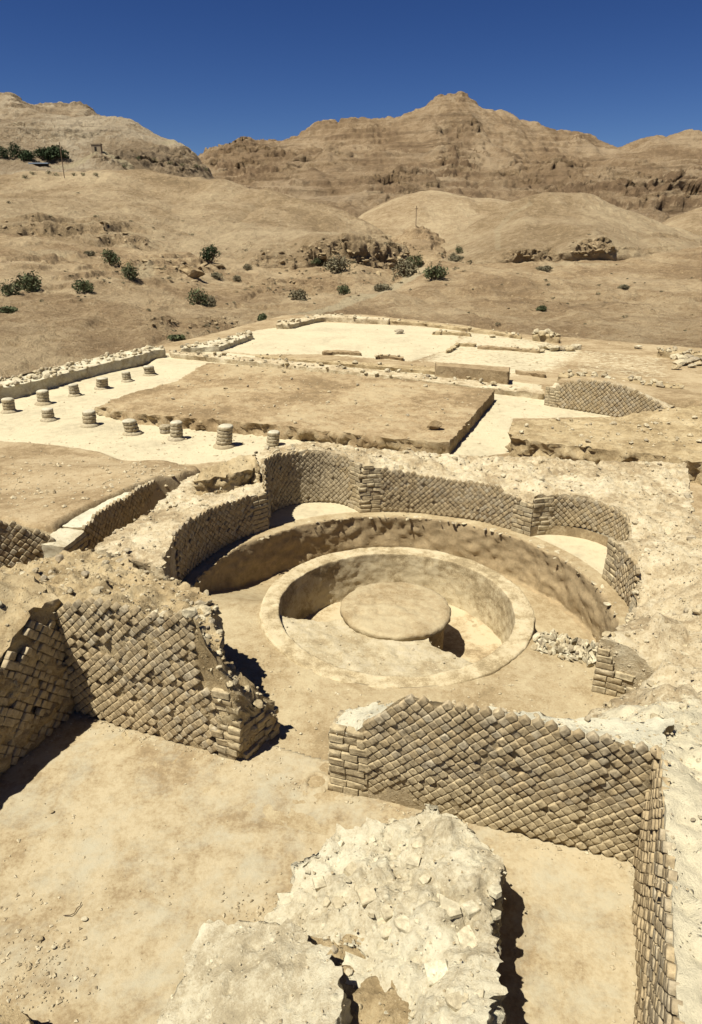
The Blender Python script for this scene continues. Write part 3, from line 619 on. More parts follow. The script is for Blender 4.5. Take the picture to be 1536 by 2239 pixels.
# --- wadi banks and plain between the site and the hills
def zc(pp, z): return [(x, y, float(atz(x, y, z)[1])) for x, y in pp]
loft('wadi_bank', [
    zc([(-500, 905), (0, 832), (150, 806), (330, 764), (420, 748), (560, 712), (620, 696), (760, 690), (860, 700), (1000, 716), (1100, 734), (1300, 750), (1536, 772), (2000, 820)], -.22),
    cont([(-500, 800), (0, 755), (200, 748), (330, 730), (420, 722), (560, 698), (650, 682), (760, 672), (860, 672), (1000, 694), (1200, 708), (1536, 728), (2000, 760)], [(-500, 38), (0, 40), (400, 48), (560, 56), (760, 66), (860, 66), (1000, 57), (1536, 48), (2000, 44)]),
    cont([(-500, 700), (0, 680), (200, 680), (400, 682), (560, 680), (650, 668), (760, 650), (860, 634), (930, 645), (1050, 662), (1200, 668), (1536, 676), (2000, 690)], [(-500, 50), (0, 52), (400, 60), (560, 64), (760, 78), (860, 84), (1000, 72), (1536, 64), (2000, 60)]),
    cont([(-500, 630), (0, 618), (200, 620), (400, 636), (560, 645), (700, 632), (780, 614), (820, 618), (860, 624), (895, 606), (950, 588), (1000, 602), (1100, 610), (1300, 614), (1536, 612), (2000, 612)], [(-500, 64), (0, 68), (400, 76), (560, 82), (700, 88), (820, 98), (860, 100), (900, 104), (950, 100), (1000, 94), (1100, 88), (1536, 86), (2000, 84)]),
    cont([(-500, 560), (0, 545), (200, 562), (330, 578), (450, 592), (600, 604), (700, 590), (780, 576), (850, 592), (895, 598), (925, 585), (960, 568), (1000, 572), (1080, 572), (1200, 567), (1350, 566), (1536, 546), (2000, 540)], [(-500, 84), (0, 88), (400, 96), (700, 106), (850, 114), (895, 120), (930, 122), (1000, 114), (1080, 112), (1200, 110), (1536, 110), (2000, 110)]),
    cont([(-500, 520), (0, 512), (200, 530), (400, 548), (600, 556), (760, 560), (860, 562), (930, 560), (1000, 560), (1536, 535), (2000, 530)], [(-500, 110), (0, 112), (400, 125), (900, 145), (1536, 140), (2000, 140)]),
    cont([(-500, 532), (800, 548), (930, 545), (2000, 530)], [(-500, 190), (2000, 190)]),
    cont([(-500, 515), (2000, 515)], [(-500, 480), (2000, 480)])], -500, 2000, 860, 330, M['bank'], 'dry tan wadi banks rising beyond the excavation', .38, .11, terr=.9, tstep=.9, seed=25, gully=.6, crag=(blobs([(330, 588, 170, 30, .8), (640, 628, 150, 30, .6), (420, 585, 60, 28, 1.), (460, 708, 80, 14, .8), (350, 706, 40, 16, 1.), (100, 560, 150, 20, .5), (1150, 640, 200, 40, .3), (1400, 655, 200, 30, .35)]), .8, .5),
    mask=lambda u, v, P: np.maximum(.28, blobs([(150, 590, 330, 45, .9), (420, 580, 120, 40, 1.), (620, 640, 180, 40, .7), (1200, 640, 400, 60, .35), (450, 710, 150, 25, .9), (1400, 650, 200, 40, .4)])(u, v, P)),
    rock=blobs([(410, 588, 40, 16, .7), (350, 708, 30, 14, .8), (470, 708, 50, 8, .7), (640, 635, 50, 10, .6), (1330, 664, 120, 3, .9), (1120, 630, 90, 4, .6), (1180, 668, 30, 5, .5)]),
    pale=lambda u, v, P: np.maximum(np.maximum(stripe([(560, 706), (640, 690), (740, 668), (830, 642), (866, 622), (898, 602), (925, 585)], 13)(u, v, P), .6*blobs([(320, 590, 30, 30, 1), (110, 552, 90, 14, .8)])(u, v, P)), .5*blobs([(1250, 575, 110, 4, 1)])(u, v, P)))

# --- the site: one ground sheet of earth and lime floors
def grow(a, b, f0, k):
    out = [a]
    while out[-1] < b: out.append(out[-1]+max(f0, k*abs(out[-1])))
    return np.array(out)
ys = grow(.8, 66, .03, .0058); xp = grow(0, 44, .05, .0075); xs = np.r_[-xp[:0:-1], xp]
GX, GY = np.meshgrid(xs, ys); GP = np.stack([GX.ravel(), GY.ravel()], 1)
gz = np.zeros(len(GP))
def zone(ptsz, soft=.12, wob=.15, ctrl=None, hard=False):
    """blend the ground to a patch given by (px,py,z) corners"""
    global gz
    poly = np.array([atz(a, b, c) for a, b, c in ptsz]); C = list(poly); Z = [p[2] for p in ptsz]
    for a, b, c in (ctrl or []): C.append(atz(a, b, c)); Z.append(c)
    lo = poly.min(0)-1; hi = poly.max(0)+1; m = np.where((GP > lo).all(1) & (GP < hi).all(1))[0]; Pm = GP[m]
    p3 = np.c_[Pm, np.zeros(len(Pm))]; sd = poly_sd(Pm, poly)+wob*fbm(p3*1.2, 4, 5)
    gz[m] = gz[m]+(idw(Pm, C, Z)-gz[m])*sstep(-soft, soft, sd)
# terrace of brown earth left of the round room, rising towards the viewer
zone([(-500, 985, .12), (0, 962, .12), (130, 971, .12), (215, 985, .13), (265, 1004, .14), (420, 1015, .2), (440, 1022, .4), (400, 1038, .6), (340, 1046, .8), (290, 1064, .9), (200, 1106, .9), (120, 1150, .9), (60, 1150, .9), (0, 1136, .95), (-500, 1120, .95)], .14, .12, [(200, 1050, .5), (0, 1050, .5)])
# far banks
zone([(1200, 843, .72), (1290, 828, .72), (1440, 878, .7), (1536, 880, .7), (1800, 900, .7), (1800, 840, .6), (1500, 842, .5), (1230, 822, .5)], .15, .1)
zone([(330, 830, .0), (-500, 1000, -.0), (-500, 820, -.6), (0, 800, -.6), (330, 752, -.6)], .3, .1)
rr = np.hypot(GP[:, 0]-RC[0], GP[:, 1]-RC[1])
p3 = np.c_[GP, np.zeros(len(GP))]
gz += .025*fbm(p3*.5, 4, 61)*sstep(8, 16, GP[:, 1])+.006*fbm(p3*2.5, 3, 62)
_, gv = proj(GP[:, 0], GP[:, 1], gz*0); gz -= .9*sstep(58, 64, GP[:, 1])
# a broken drain bowl beside the door pier
dh = atz(692, 1712, 0); dr = np.hypot(GP[:, 0]-dh[0], (GP[:, 1]-dh[1])); gz -= .22*(1-sstep(.05, .1, dr)); gz += .035*np.exp(-((dr-.125)/.03)**2)
EDGE = [(-500, 900), (0, 826), (150, 800), (330, 757), (420, 741), (560, 705), (620, 690), (760, 684), (860, 694), (1000, 709), (1100, 727), (1300, 742), (1536, 762), (2000, 806)]
e_u, e_v = proj(GP[:, 0], GP[:, 1], 0*gz); e_l = np.interp(e_u, [p[0] for p in EDGE], [p[1] for p in EDGE]); gz = np.where(GP[:, 1] > 18, gz-1.6*sstep(0, 9, e_l-e_v+2.5*fbm(p3*.35, 3, 64)), gz)
gz = np.where(rr < 4.0, -1.6, gz)
gu, gv = proj(GP[:, 0], GP[:, 1], np.maximum(gz, -.3))
def pmask(ptsz, soft=.35):
    poly = np.array([atz(a, b, c) for a, b, c in ptsz]); return sstep(-soft, soft, poly_sd(GP, poly))
pale = np.zeros(len(GP))
pale = np.maximum(pale, pmask([(-500, 985, 0), (0, 966, 0), (130, 974, 0), (262, 1006, 0), (420, 1016, 0), (560, 1000, 0), (1000, 1005, 0), (1115, 990, 0), (1122, 915, 0), (1340, 912, 0), (1190, 868, 0), (1085, 850, 0), (430, 775, 0), (340, 772, 0), (0, 868, 0), (-500, 990, 0)], .15))
pale = np.maximum(pale, pmask([(370, 776, 0), (1180, 866, 0), (1186, 842, 0), (960, 815, 0), (560, 778, 0), (420, 764, 0)], .2))
pale = np.maximum(pale, .95*pmask([(430, 765, 0), (560, 722, 0), (700, 704, 0), (900, 712, 0), (1010, 722, 0), (1000, 762, 0), (900, 790, 0), (700, 775, 0), (560, 775, 0)], .8))
pale = np.maximum(pale, .62*pmask([(900, 790, 0), (1010, 720, 0), (1180, 742, 0), (1300, 770, 0), (1230, 812, 0), (1120, 830, 0)], 1.5))
pale = np.maximum(pale, .45*pmask([(1230, 815, 0), (1250, 760, 0), (1480, 780, 0), (1490, 835, 0)], 1.0))
site = np.where(GP[:, 1] < 14, 1.0, 0.0)
gm = mesh_np('ground', np.c_[GP, gz], [grid_faces(len(xs), len(ys))], M['ground'], True, {'pale': pale})
tag(link('ground', gm), 'dusty earth and lime plaster floors of the excavated palace', 'ground', kind='structure')

# --- floor of the front room, a lime plaster sheet just above the earth
E1 = np.array([-3.86, 7.81]); E2 = np.array([-1.41, 6.82]); A0 = np.array([-.25, 6.36]); B0 = np.array([3.03, 5.32]); DN = np.array([-.35, -.937])
fx = np.linspace(-7.5, 3.6, 260); fy = np.linspace(.9, 8.6, 220); FX, FY = np.meshgrid(fx, fy); FP = np.stack([FX.ravel(), FY.ravel()], 1)
fp3 = np.c_[FP, np.zeros(len(FP))]; fz = .012+.012*fbm(fp3*1.1, 4, 71)+.004*fbm(fp3*6, 3, 72)
ddr = np.hypot(FP[:, 0]-dh[0], FP[:, 1]-dh[1]); fz -= .24*(1-sstep(.05, .1, ddr)); fz += .04*np.exp(-((ddr-.13)/.03)**2)
fz -= 1.5*(np.hypot(FP[:, 0]-RC[0], FP[:, 1]-RC[1]) < 4.0)
fm = mesh_np('room_floor', np.c_[FP, fz], [grid_faces(260, 220)], M['floor'], True)
tag(link('room_floor', fm), 'blotchy tan plaster floor of the front room', 'floor', kind='structure')

# --- round room floor: pool bottom, trench, ledge and niche floors on one polar sheet
def hump(th, a, b, s):                              # 1 between angles a and b (degrees), soft s
    return sstep(a-s, a+s, th)*(1-sstep(b-s, b+s, th))
th = np.linspace(-110, 250, 361)[:-1]
trench = hump(th, -29, 163, 1.0)*0+sstep(-25, -14, th)*(1-sstep(138, 182, th)); zf = -.78*trench
led = .2*sstep(-20, -15, th)*(1-sstep(176, 190, th))
rl = np.r_[np.linspace(0, 2.3, 22), np.linspace(2.36, 3.66, 34), np.linspace(3.70, 3.725, 18), [3.74], np.linspace(3.8, 5.15, 26)]
V = []
for r_ in rl:
    if r_ <= 2.3: z = np.full(len(th), -.9)
    elif r_ <= 3.665: z = zf
    elif r_ <= 3.725: z = zf+(led-zf)*((r_-3.70)/.025 if r_ > 3.7 else 0)
    else: z = led
    V.append(np.c_[RC[0]+r_*np.cos(np.radians(th)), RC[1]+r_*np.sin(np.radians(th)), z])
V = np.array(V); fl = V.reshape(-1, 3).copy(); rr_ = np.repeat(rl, len(th)); tt = np.tile(th, len(rl))
k = (rr_ > 3.62)*(rr_ < 3.76)*np.tile(np.clip(trench+led*3, 0, 1), len(rl))
dv = (.09*fbm(fl*1.8, 4, 81)+.05*fbm(fl*7, 4, 82, .65))*k
fl[:, 0] += dv*np.cos(np.radians(tt)); fl[:, 1] += dv*np.sin(np.radians(tt))
fl[:, 2] += .008+.016*fbm(fl*1.3, 4, 83)+.006*fbm(fl*7, 3, 84)+k*(rr_ > 3.72)*.05*fbm(fl*6, 3, 85)
pal = ((rr_ > 4.05)*hump(tt, -25, 140, 4))*1.0
fm = mesh_np('rotunda_floor', fl, [grid_faces(len(th), len(rl), True)], None, True, {'pale': pal, 'cut': k*(rr_ < 3.73)})
M['rot'] = earth('rotunda_earth', (.37, .27, .155), (.46, .355, .22), (.545, .44, .285), .8, 6, .016, pale=(.62, .52, .36), pebble=.35, cut=(.42, .31, .185))
fm.materials.append(M['rot'])
tag(link('rotunda_floor', fm), 'earth floor, sunken trench and ledge of the round room', 'floor', kind='structure')

_rf = bpy.data.objects['rotunda_floor']; _r = random.Random(77)
for i in range(170):
    d = -15+186*_r.random(); q = 3.78+.06*_r.gauss(0, 1); sz = .04+.09*_r.random()**2; p = pol(d, q)
    o = bpy.data.objects.new('stone', STONES[_r.randrange(8)]); COL.objects.link(o); o.parent = _rf; o.location = (p[0], p[1], .195); o.scale = (sz*1.6, sz, sz*.5); o.rotation_euler = (_r.gauss(0, .3), _r.gauss(0, .3), _r.random()*6)

_g = np.random.default_rng(51); _c = []
for _ in range(620):
    d = _g.uniform(-150, -30); q = _g.uniform(2.5, 4.1); p = pol(d, q); _c.append((p[0], p[1], .012))
gravel_mesh(_rf, np.array(_c), (.008, .045), _g)
# ================================================================== THE ROUND POOL
def lathe(name, prof, mat, n=180, parent=None, centre=RC, wob=.02, seed=0, freq=2.0, chip=0.0, a0=0, a1=360, loc=(0, 0, 0), sag=None):
    closed = a1-a0 >= 360; t = np.radians(np.linspace(a0, a1, n+1)[:-1] if closed else np.linspace(a0, a1, n)); nn = len(t); V = []
    for r_, z in prof: V.append(np.c_[centre[0]+r_*np.cos(t), centre[1]+r_*np.sin(t), np.full(nn, z)])
    V = np.array(V).reshape(-1, 3); d = wob*(fbm(V*freq+seed, 4, seed)*1.4+.35*fbm(V*freq*5, 3, seed+1)); e = V[:, :2]-np.array(centre); l = np.linalg.norm(e, axis=1)[:, None]+1e-6
    V[:, :2] += e/l*d[:, None]*(l > .02); V[:, 2] += wob*1.1*fbm(V*freq*1.3+5, 4, seed+2)
    if chip: V[:, 2] -= chip*np.clip(fbm(V*5.5+3, 4, seed+7)-.12, 0, 1)*2.2; V[:, :2] += e/l*(chip*.8*fbm(V*9, 3, seed+8))[:, None]
    if sag is not None: V[:, 2] += sag(np.degrees(np.arctan2(e[:, 1], e[:, 0])), l[:, 0])
    me = mesh_np(name, V-np.array(loc), [grid_faces(nn, len(prof), closed)], mat, True)
    return link(name, me, parent, (0, 0, 0) if parent else loc)
def dense(prof, st=.05):
    out = [prof[0]]
    for a, b in zip(prof[:-1], prof[1:]):
        n = max(1, int(math.dist(a, b)/st)); out += [(a[0]+(b[0]-a[0])*i/n, a[1]+(b[1]-a[1])*i/n) for i in range(1, n+1)]
    return out
pool = empty('pool_basin', (RC[0], RC[1], -.9), 'large round plastered pool basin sunk in the middle of the round room', 'pool basin')
PL = tuple(pool.location)
ring = lathe('rim', dense([(2.00, -.98), (2.05, -.6), (2.08, -.1), (2.085, .035), (2.09, .05), (2.11, .058), (2.40, .06), (2.415, .05), (2.42, .03), (2.44, -.1), (2.46, -.9)], .03), M['rimp'], 300, None, RC, .02, 91, 2.0, .022, sag=lambda a, l: -.05*np.exp(-((a+100)/40)**2))
ring.parent = pool; ring.location = (-PL[0], -PL[1], -PL[2])
fl_ = lathe('basin_floor', dense([(.8, -.885), (2.03, -.885)], .08), M['plaster'], 150, None, RC, .012, 95, 2.0); fl_.parent = pool; fl_.location = (-PL[0], -PL[1], -PL[2])
# the silt left standing in the front of the basin
cut = [atz(600, 1338, -.1), atz(650, 1352, -.1), atz(700, 1358, -.1), atz(760, 1352, -.1), atz(860, 1330, -.1), atz(930, 1360, -.1), atz(945, 1408, -.1), atz(985, 1428, -.1), atz(1040, 1450, -.08)]
a_s = math.degrees(math.atan2(*(cut[-1]-RC)[::-1])); a_e = math.degrees(math.atan2(*(cut[0]-RC)[::-1]))
a_e = a_e-360 if a_e > 0 else a_e
fillp = [(*c, -.12, .8) for c in cut]+[(*pol(d, 2.09), -.02-.06*abs(math.sin(math.radians(d+100)*1.3)), .1) for d in np.linspace(a_s, a_e, 40)]
silt, st_ = mass('silt_fill', fillp, -.9, M['silt'], pool, .04, .025, .05, cob=.015, seed=5, extra=[(*atz(820, 1440, -.05), -.08)])
scatter(pool, st_, 14, (.03, .07), 55, gravel=260, gsize=(.008, .04))
disc = empty('round_platform', (RC[0], RC[1], -.88), 'round flat topped stone platform in the middle of the pool basin', 'platform')
for nm, pr, mt in (('drum', [(.86, -.88), (.88, -.5), (.9, -.14)], M['dirtcut']), ('top_slab', [(.85, -.16), (.93, -.15), (.985, -.1), (.99, -.03), (.96, .0), (.9, .012), (.6, .015), (.3, .02), (.0, .02)], M['rot'])):
    q = lathe(nm, dense(pr, .035), mt, 150, None, RC, .025, 97, 3.0, .02); q.parent = disc; q.location = tuple(-v for v in disc.location)

# ================================================================== WALLS
def wall_root(name, xy, label, cat='wall', group=None, z=0.0): return empty(name, (float(xy[0]), float(xy[1]), z), label, cat, group)
def PX(px, py, z, a=1.0): return (*[float(v) for v in atz(px, py, z)], z, a)
def face_pts(path, prof, a=.12, n=24):
    zt = z_profile(path.P, prof) if not callable(prof) else np.array([prof(s) for s in path.S])
    i = np.linspace(0, len(path.S)-1, n).astype(int); return [(*path.P[j], float(zt[j])-.045, a) for j in i]

# 1  wall on the right of the door (front of the round room)
nw = wall_root('reticulate_wall', A0, 'long wall of diamond-set stones between the doorway and the right corner of the front room')
pA = Path([A0, B0], 1)
profA = [(700, 1592), (722, 1592), (775, 1600), (783, 1594), (800, 1578), (885, 1516), (930, 1524), (1000, 1538), (1100, 1560), (1190, 1580), (1300, 1603), (1445, 1638)]
nv = np.array([.302, .953]); 
back = [(*(A0+(B0-A0)*t+nv*w_), z, .8) for t, w_, z in ((1.06, .6, 1.5), (.85, .5, 1.35), (.6, .45, 1.28), (.4, .46, 1.22), (.25, .48, 1.15), (.12, .5, .98), (.0, .46, .8))]
c1, t1 = mass('core', face_pts(pA, profA, .12, 34)+back, -.02, M['bed'], nw, .045, .03, .05, seed=31, cob=.02, top_pale=.9, facet=.02)
facing(nw, pA, 0.0, profA, .134, q0=.42, miss=.03, proud=(.002, .044), seed=31, d_h=.128, flush=lambda s, z: max(0, 1-((s-1.0)/1.1)**2)*max(0, min(1, (.5-z)*4)))
scatter(nw, t1, 18, (.04, .1), 31, gravel=160)
# door jamb of that wall
pJ = Path([A0+nv*.44, A0+nv*.02], 1); facing(nw, pJ, 0.0, lambda s: .84, .15, q0=.42, miss=.2, proud=(-.02, .02), seed=32)

# 2  right wall of the front room with the wide rubble core behind it
D0 = B0+DN*3.4
rw = wall_root('reticulate_wall', B0, 'receding wall of diamond-set stones along the right edge, under the wide rubble top')
pR = Path([B0, D0], 1)
n2pts = []                                            # niche walls
NR = 4.0*math.sin(math.radians(16.3)); NCR = 4.0*math.cos(math.radians(16.3))
def niche(c):
    cc = pol(c, NCR); return [cc+NR*np.array([math.cos(math.radians(c+a)), math.sin(math.radians(c+a))]) for a in np.linspace(90, -90, 36)]
N1 = niche(114.5); N2 = niche(24.5)
zr = lambda s: 1.56+.02*math.sin(s*5)
pts = [(*p, zr(i), .12) for i, p in enumerate(np.linspace(B0, D0, 14))]
pts += [(7.5, 1.0, 1.5), (9.5, 5.0, 1.35), PX(1660, 1300, 1.2), PX(1560, 1180, 1.08), PX(1514, 1118, 1.02, .5), PX(1508, 1060, 1.0, .5), PX(1502, 1014, 1.0, .5), PX(1400, 1008, 1.05), PX(1300, 1012, 1.05)]
pts += [(*pol(40, 6.3), 1.12), (*pol(40, 5.2), 1.12, .3)]
pts += [(*p, z, .1) for p, z in zip(N2, np.interp(np.linspace(0, 1, 36), [0, .3, .62, .75, .85, 1], [1.12, 1.12, 1.08, .9, .85, 1.0]))]
pts += [(*pol(d, 4.03), z, .12) for d, z in zip(np.linspace(10, -8, 12), np.linspace(1.04, .86, 12))]
pts += [(*pol(-12, 3.95), .5, 1), (*pol(-18, 3.86), .45, 1), (*pol(-26, 3.78), .6, 1), (*pol(-33, 3.72), .8, .6), (*pol(-39.5, 3.66), .9, .3)]
JB0 = pol(-41.5, 3.64); JB1 = pol(-38.5, 4.45)
pts += [(*(JB0+(JB1-JB0)*t), z, .12) for t, z in ((.0, .9), (.25, .9), (.5, .82), (.75, .7), (1., .5))]
pts += [PX(1330, 1540, .55), PX(1310, 1560, .75), PX(1330, 1585, 1.1), PX(1390, 1608, 1.4)]
c2, t2 = mass('core', pts, -.02, M['rubble'], rw, .065, .07, .06, seed=33, cob=.05, cobs=5.5, facet=.045, fscale=3.2, palefn=lambda x, y: .85*(1-sstep(5.8, 7.2, y))+.25, extra=[PX(1420, 1560, 1.25)[:3], PX(1380, 1545, 1.15)[:3], PX(1450, 1500, 1.05)[:3], PX(1430, 1350, 1.05)[:3], PX(1470, 1200, 1.12)[:3], PX(1500, 1650, 1.45)[:3], PX(1450, 1420, 1.0)[:3]])
facing(rw, pR, 0.0, zr, .132, miss=.02, proud=(.0, .04), seed=33)
pN2 = Path(N2, 1); zN2 = lambda s: float(np.interp(s/pN2.L, [0, .3, .62, .75, .85, 1], [1.12, 1.12, 1.08, .9, .85, 1.0]))
niche2 = wall_root('niche_wall', pol(24.5, 4.9), 'curved back of the right hand niche, diamond-set stones above a plaster skirting', z=.2)
facing(niche2, pN2, lambda s: .42 if s > .5 else .22, zN2, .126, q0=.42, miss=.025, proud=(.006, .036), seed=34)
sk = Path([RC+(p-RC)*.996 for p in N2], 1); zs = []
V = np.array([[*(sk.at(s)[0]+sk.at(s)[2]*.02), z] for z in (.19, .25, .32, .4, .43) for s in sk.S]); V[:, 2] += .01*fbm(V*4, 3, 3)
link('skirting', mesh_np('skirting', V-np.array(niche2.location), [grid_faces(len(sk.S), 5)], M['plaster']), niche2)
pier1 = wall_root('wall_pier', pol(2, 4.1), 'curved pier of slanting stones at the right edge of the round room beside the niche', z=.2)
facing(pier1, Path(arc(10.5, -8, 4.02, 20), 1), .2, [(1300, 1166), (1322, 1170), (1360, 1195), (1390, 1222), (1402, 1250), (1420, 1300)], .126, q0=.42, miss=.025, proud=(.006, .036), seed=35)
pier2 = wall_root('wall_pier', JB0, 'short pier of large squared blocks beside the heap of stones, nearest on the right', z=0)
facing(pier2, Path([JB0, JB1], 1), .0, [(1280, 1393), (1297, 1396), (1330, 1420), (1350, 1445), (1372, 1478), (1380, 1500)], .15, q0=.86, proud=(.012, .036), seed=36)
scatter(rw, t2, 200, (.05, .2), 33, sink=1.0, region=lambda x, y: (y > 5.5) & (x < 7.5), gravel=1500)
scatter(rw, t2, 30, (.03, .07), 37, region=lambda x, y: (y < 6) & (x < 5), gravel=500)

# 3  back of the round room
bw = wall_root('reticulate_wall', pol(68, 4.05), 'curved back wall of diamond-set stones between the two niches, squared blocks at both ends', z=.2)
profB = [(780, 1018), (797, 1018), (860, 1026), (960, 1042), (1040, 1052), (1095, 1062), (1108, 1078), (1130, 1086), (1165, 1098), (1200, 1100)]
pB = Path(arc(40.6, 98.3, 4.0, 60), -1)
pts = face_pts(pB, profB, .1, 30)
prof1 = [(560, 1010), (585, 1003), (600, 993), (640, 985), (700, 984), (750, 995), (797, 1019)]
z1 = z_profile(np.array(N1[::-1]), prof1, 1.2); z1 = np.clip(z1, .9, 1.6)
pts += [(*p, float(z), .1) for p, z in zip(N1[::-1], z1)]
pts += [PX(575, 1035, 1.2), PX(560, 1005, 1.15), PX(585, 985, 1.2), PX(640, 972, 1.25), PX(720, 968, 1.25), PX(800, 980, 1.2), PX(870, 985, 1.15), PX(960, 992, 1.1), PX(1060, 998, 1.08), PX(1150, 1000, 1.05), PX(1300, 1010, 1.05), (*pol(39, 6.3), 1.12), (*pol(39, 5.2), 1.12, .3)]
c3, t3 = mass('core', pts, -.02, M['rubble'], bw, .055, .06, .05, seed=41, cob=.045, cobs=6, facet=.035, fscale=3.5, palefn=lambda x, y: .3+0*x, extra=[PX(1190, 1050, 1.25)[:3], PX(900, 1005, 1.22)[:3]])
facing(bw, pB, .2, profB, .126, q0=.42, q1=.46, miss=.025, proud=(.006, .036), seed=41)
scatter(bw, t3, 160, (.05, .2), 41, sink=.9, gravel=700)
niche1 = wall_root('niche_wall', pol(114.5, 4.9), 'curved back of the left hand niche, diamond-set stones half in shadow', z=.2)
pN1 = Path(N1[::-1], -1)
zn1 = lambda s: float(np.interp(s, pN1.S, np.clip(z_profile(pN1.P, prof1, 1.2), .9, 1.6)))
facing(niche1, pN1, .2, zn1, .126, q0=.36, miss=.015, proud=(.012, .036), seed=42)

# 4  left wall of the round room
lw = wall_root('reticulate_wall', pol(150, 4.05), 'shaded curved wall of diamond-set stones on the left of the round room', z=.2)
profL = [(340, 1270), (360, 1215), (381, 1165), (414, 1134), (452, 1110), (533, 1086), (590, 1072), (600, 1072)]
pL = Path(arc(131, 174, 4.0, 40), -1)
pts = face_pts(pL, profL, .1, 26)
pts += [PX(355, 1240, 1.05), PX(240, 1208, 1.0), PX(205, 1196, 1.0), PX(250, 1165, 1.0), PX(330, 1118, 1.0), PX(352, 1096, .98), PX(400, 1056, .95), PX(440, 1032, 1.0), PX(500, 1008, 1.05), PX(560, 992, 1.1), PX(590, 1040, 1.1), (*pol(128, 4.3), 1.15)]
c4, t4 = mass('core', pts, -.02, M['rubble'], lw, .055, .05, .05, seed=43, cob=.03, cobs=6, facet=.03, fscale=3.5, palefn=lambda x, y: .35+0*x, extra=[PX(470, 1085, .8)[:3], PX(510, 1075, .78)[:3], PX(550, 1065, .85)[:3]])
facing(lw, pL, .2, profL, .126, q0=.4, miss=.025, proud=(.006, .036), seed=43)
scatter(lw, t4, 60, (.05, .16), 43, gravel=500)
ck, tk = mass('rubble_stub', [PX(425, 1052, 1.3), PX(440, 1026, 1.45), PX(490, 1012, 1.5), PX(545, 998, 1.55), PX(560, 1000, 1.62), PX(568, 1020, 1.5), PX(556, 1022, 1.4), PX(510, 1034, 1.42), PX(450, 1050, 1.35)], .5, M['rubble_brown'], lw, .05, .05, .1, seed=44, cob=.05, cobs=7); side_stones(lw, 'rubble_stub44', 30, (.06, .16), 44, .5, PALE)

# 5  wall on the left of the door, broken core
pw = wall_root('reticulate_wall', E2, 'broken wall of diamond-set stones left of the doorway, thick ragged rubble on top')
pE = Path([E1, E2], 1)
profE = [(60, 1330), (100, 1330), (160, 1316), (229, 1306), (270, 1318), (317, 1344), (360, 1338), (417, 1334), (442, 1366), (452, 1400), (470, 1440), (500, 1490), (530, 1540)]
fp = face_pts(pE, profE, .25, 26); fp = [(*p[:3], .5 if i > 20 else p[3]) for i, p in enumerate(fp)]
pts = fp+[(-1.22, 7.05, .62, .7), (-1.02, 7.36, .5, .6), PX(600, 1536, .55), PX(560, 1505, .75), PX(530, 1488, .95), PX(500, 1450, 1.1), PX(480, 1392, 1.3), PX(468, 1310, 1.42), PX(440, 1292, 1.42), PX(400, 1276, 1.38), PX(362, 1264, 1.3), PX(300, 1238, 1.2), PX(240, 1216, 1.08), PX(195, 1204, 1.0), PX(130, 1214, .92), PX(60, 1234, .95), PX(-150, 1265, 1.0), PX(-400, 1330, 1.3), PX(-400, 1400, 1.8), PX(-60, 1330, 1.9)]
c5, t5 = mass('core', pts, -.02, M['rubble_brown'], pw, .05, .09, .055, seed=45, cob=.06, cobs=5.5, facet=.055, fscale=3.5, extra=[PX(300, 1290, 1.62)[:3], PX(200, 1275, 1.55)[:3], PX(400, 1305, 1.6)[:3], PX(100, 1290, 1.6)[:3]])
def keepE(s, z):
    return not (s > 2.15 and z > 1.0) and not (abs(s-.75) < .14 and abs(z-1.25) < .09)
facing(pw, pE, 0.0, profE, .136, q1=.3, miss=.07, keep=keepE, proud=(-.004, .05), seed=45, d_h=.13)
facing(pw, Path([np.array([-1.38, 6.86]), np.array([-1.0, 7.38])], 1), 0.0, lambda s: .56-.15*s, .15, q0=.6, miss=.1, proud=(.0, .06), seed=46)
scatter(pw, t5, 170, (.05, .2), 45, gravel=1500); scatter(pw, t5, 70, (.07, .2), 145, region=lambda x, y: (x > -2.3) & (y < 8.4), sink=.9); side_stones(pw, 'core45', 190, (.06, .19), 45, .5)

# 6  shaded side wall at the left edge
sw = wall_root('reticulate_wall', E1, 'dark side wall in full shade at the left edge of the front room')
pS = Path([E1, E1+DN*4.5], -1)
zS = lambda s: float(np.interp(s, [0, .45, .75, .95, 1.4, 5], [1.78, 1.8, 1.55, 1.42, 1.4, 1.4]))
pts = [(*p, zS(i*4.5/19), .5) for i, p in enumerate(np.linspace(E1, E1+DN*4.5, 20))]+[(-8.5, 3.6, 1.5), (-8.5, 7.0, 1.9), (-5.6, 8.3, 2.05), (-4.5, 8.2, 1.95)]
c6, t6 = mass('core', pts, -.02, M['rubble_brown'], sw, .06, .08, .09, seed=47, cob=.05, facet=.05, fscale=3.5, extra=[(-4.9, 7.3, 2.0), (-5.3, 6.2, 1.6)])
facing(sw, pS, 0.0, lambda s: zS(s) if s > .8 else zS(s)-.16-.1*math.sin(s*11), .15, miss=.06, proud=(-.01, .06), seed=47)
scatter(sw, t6, 40, (.05, .15), 47, gravel=200); side_stones(sw, 'core47', 30, (.06, .15), 47, .4)

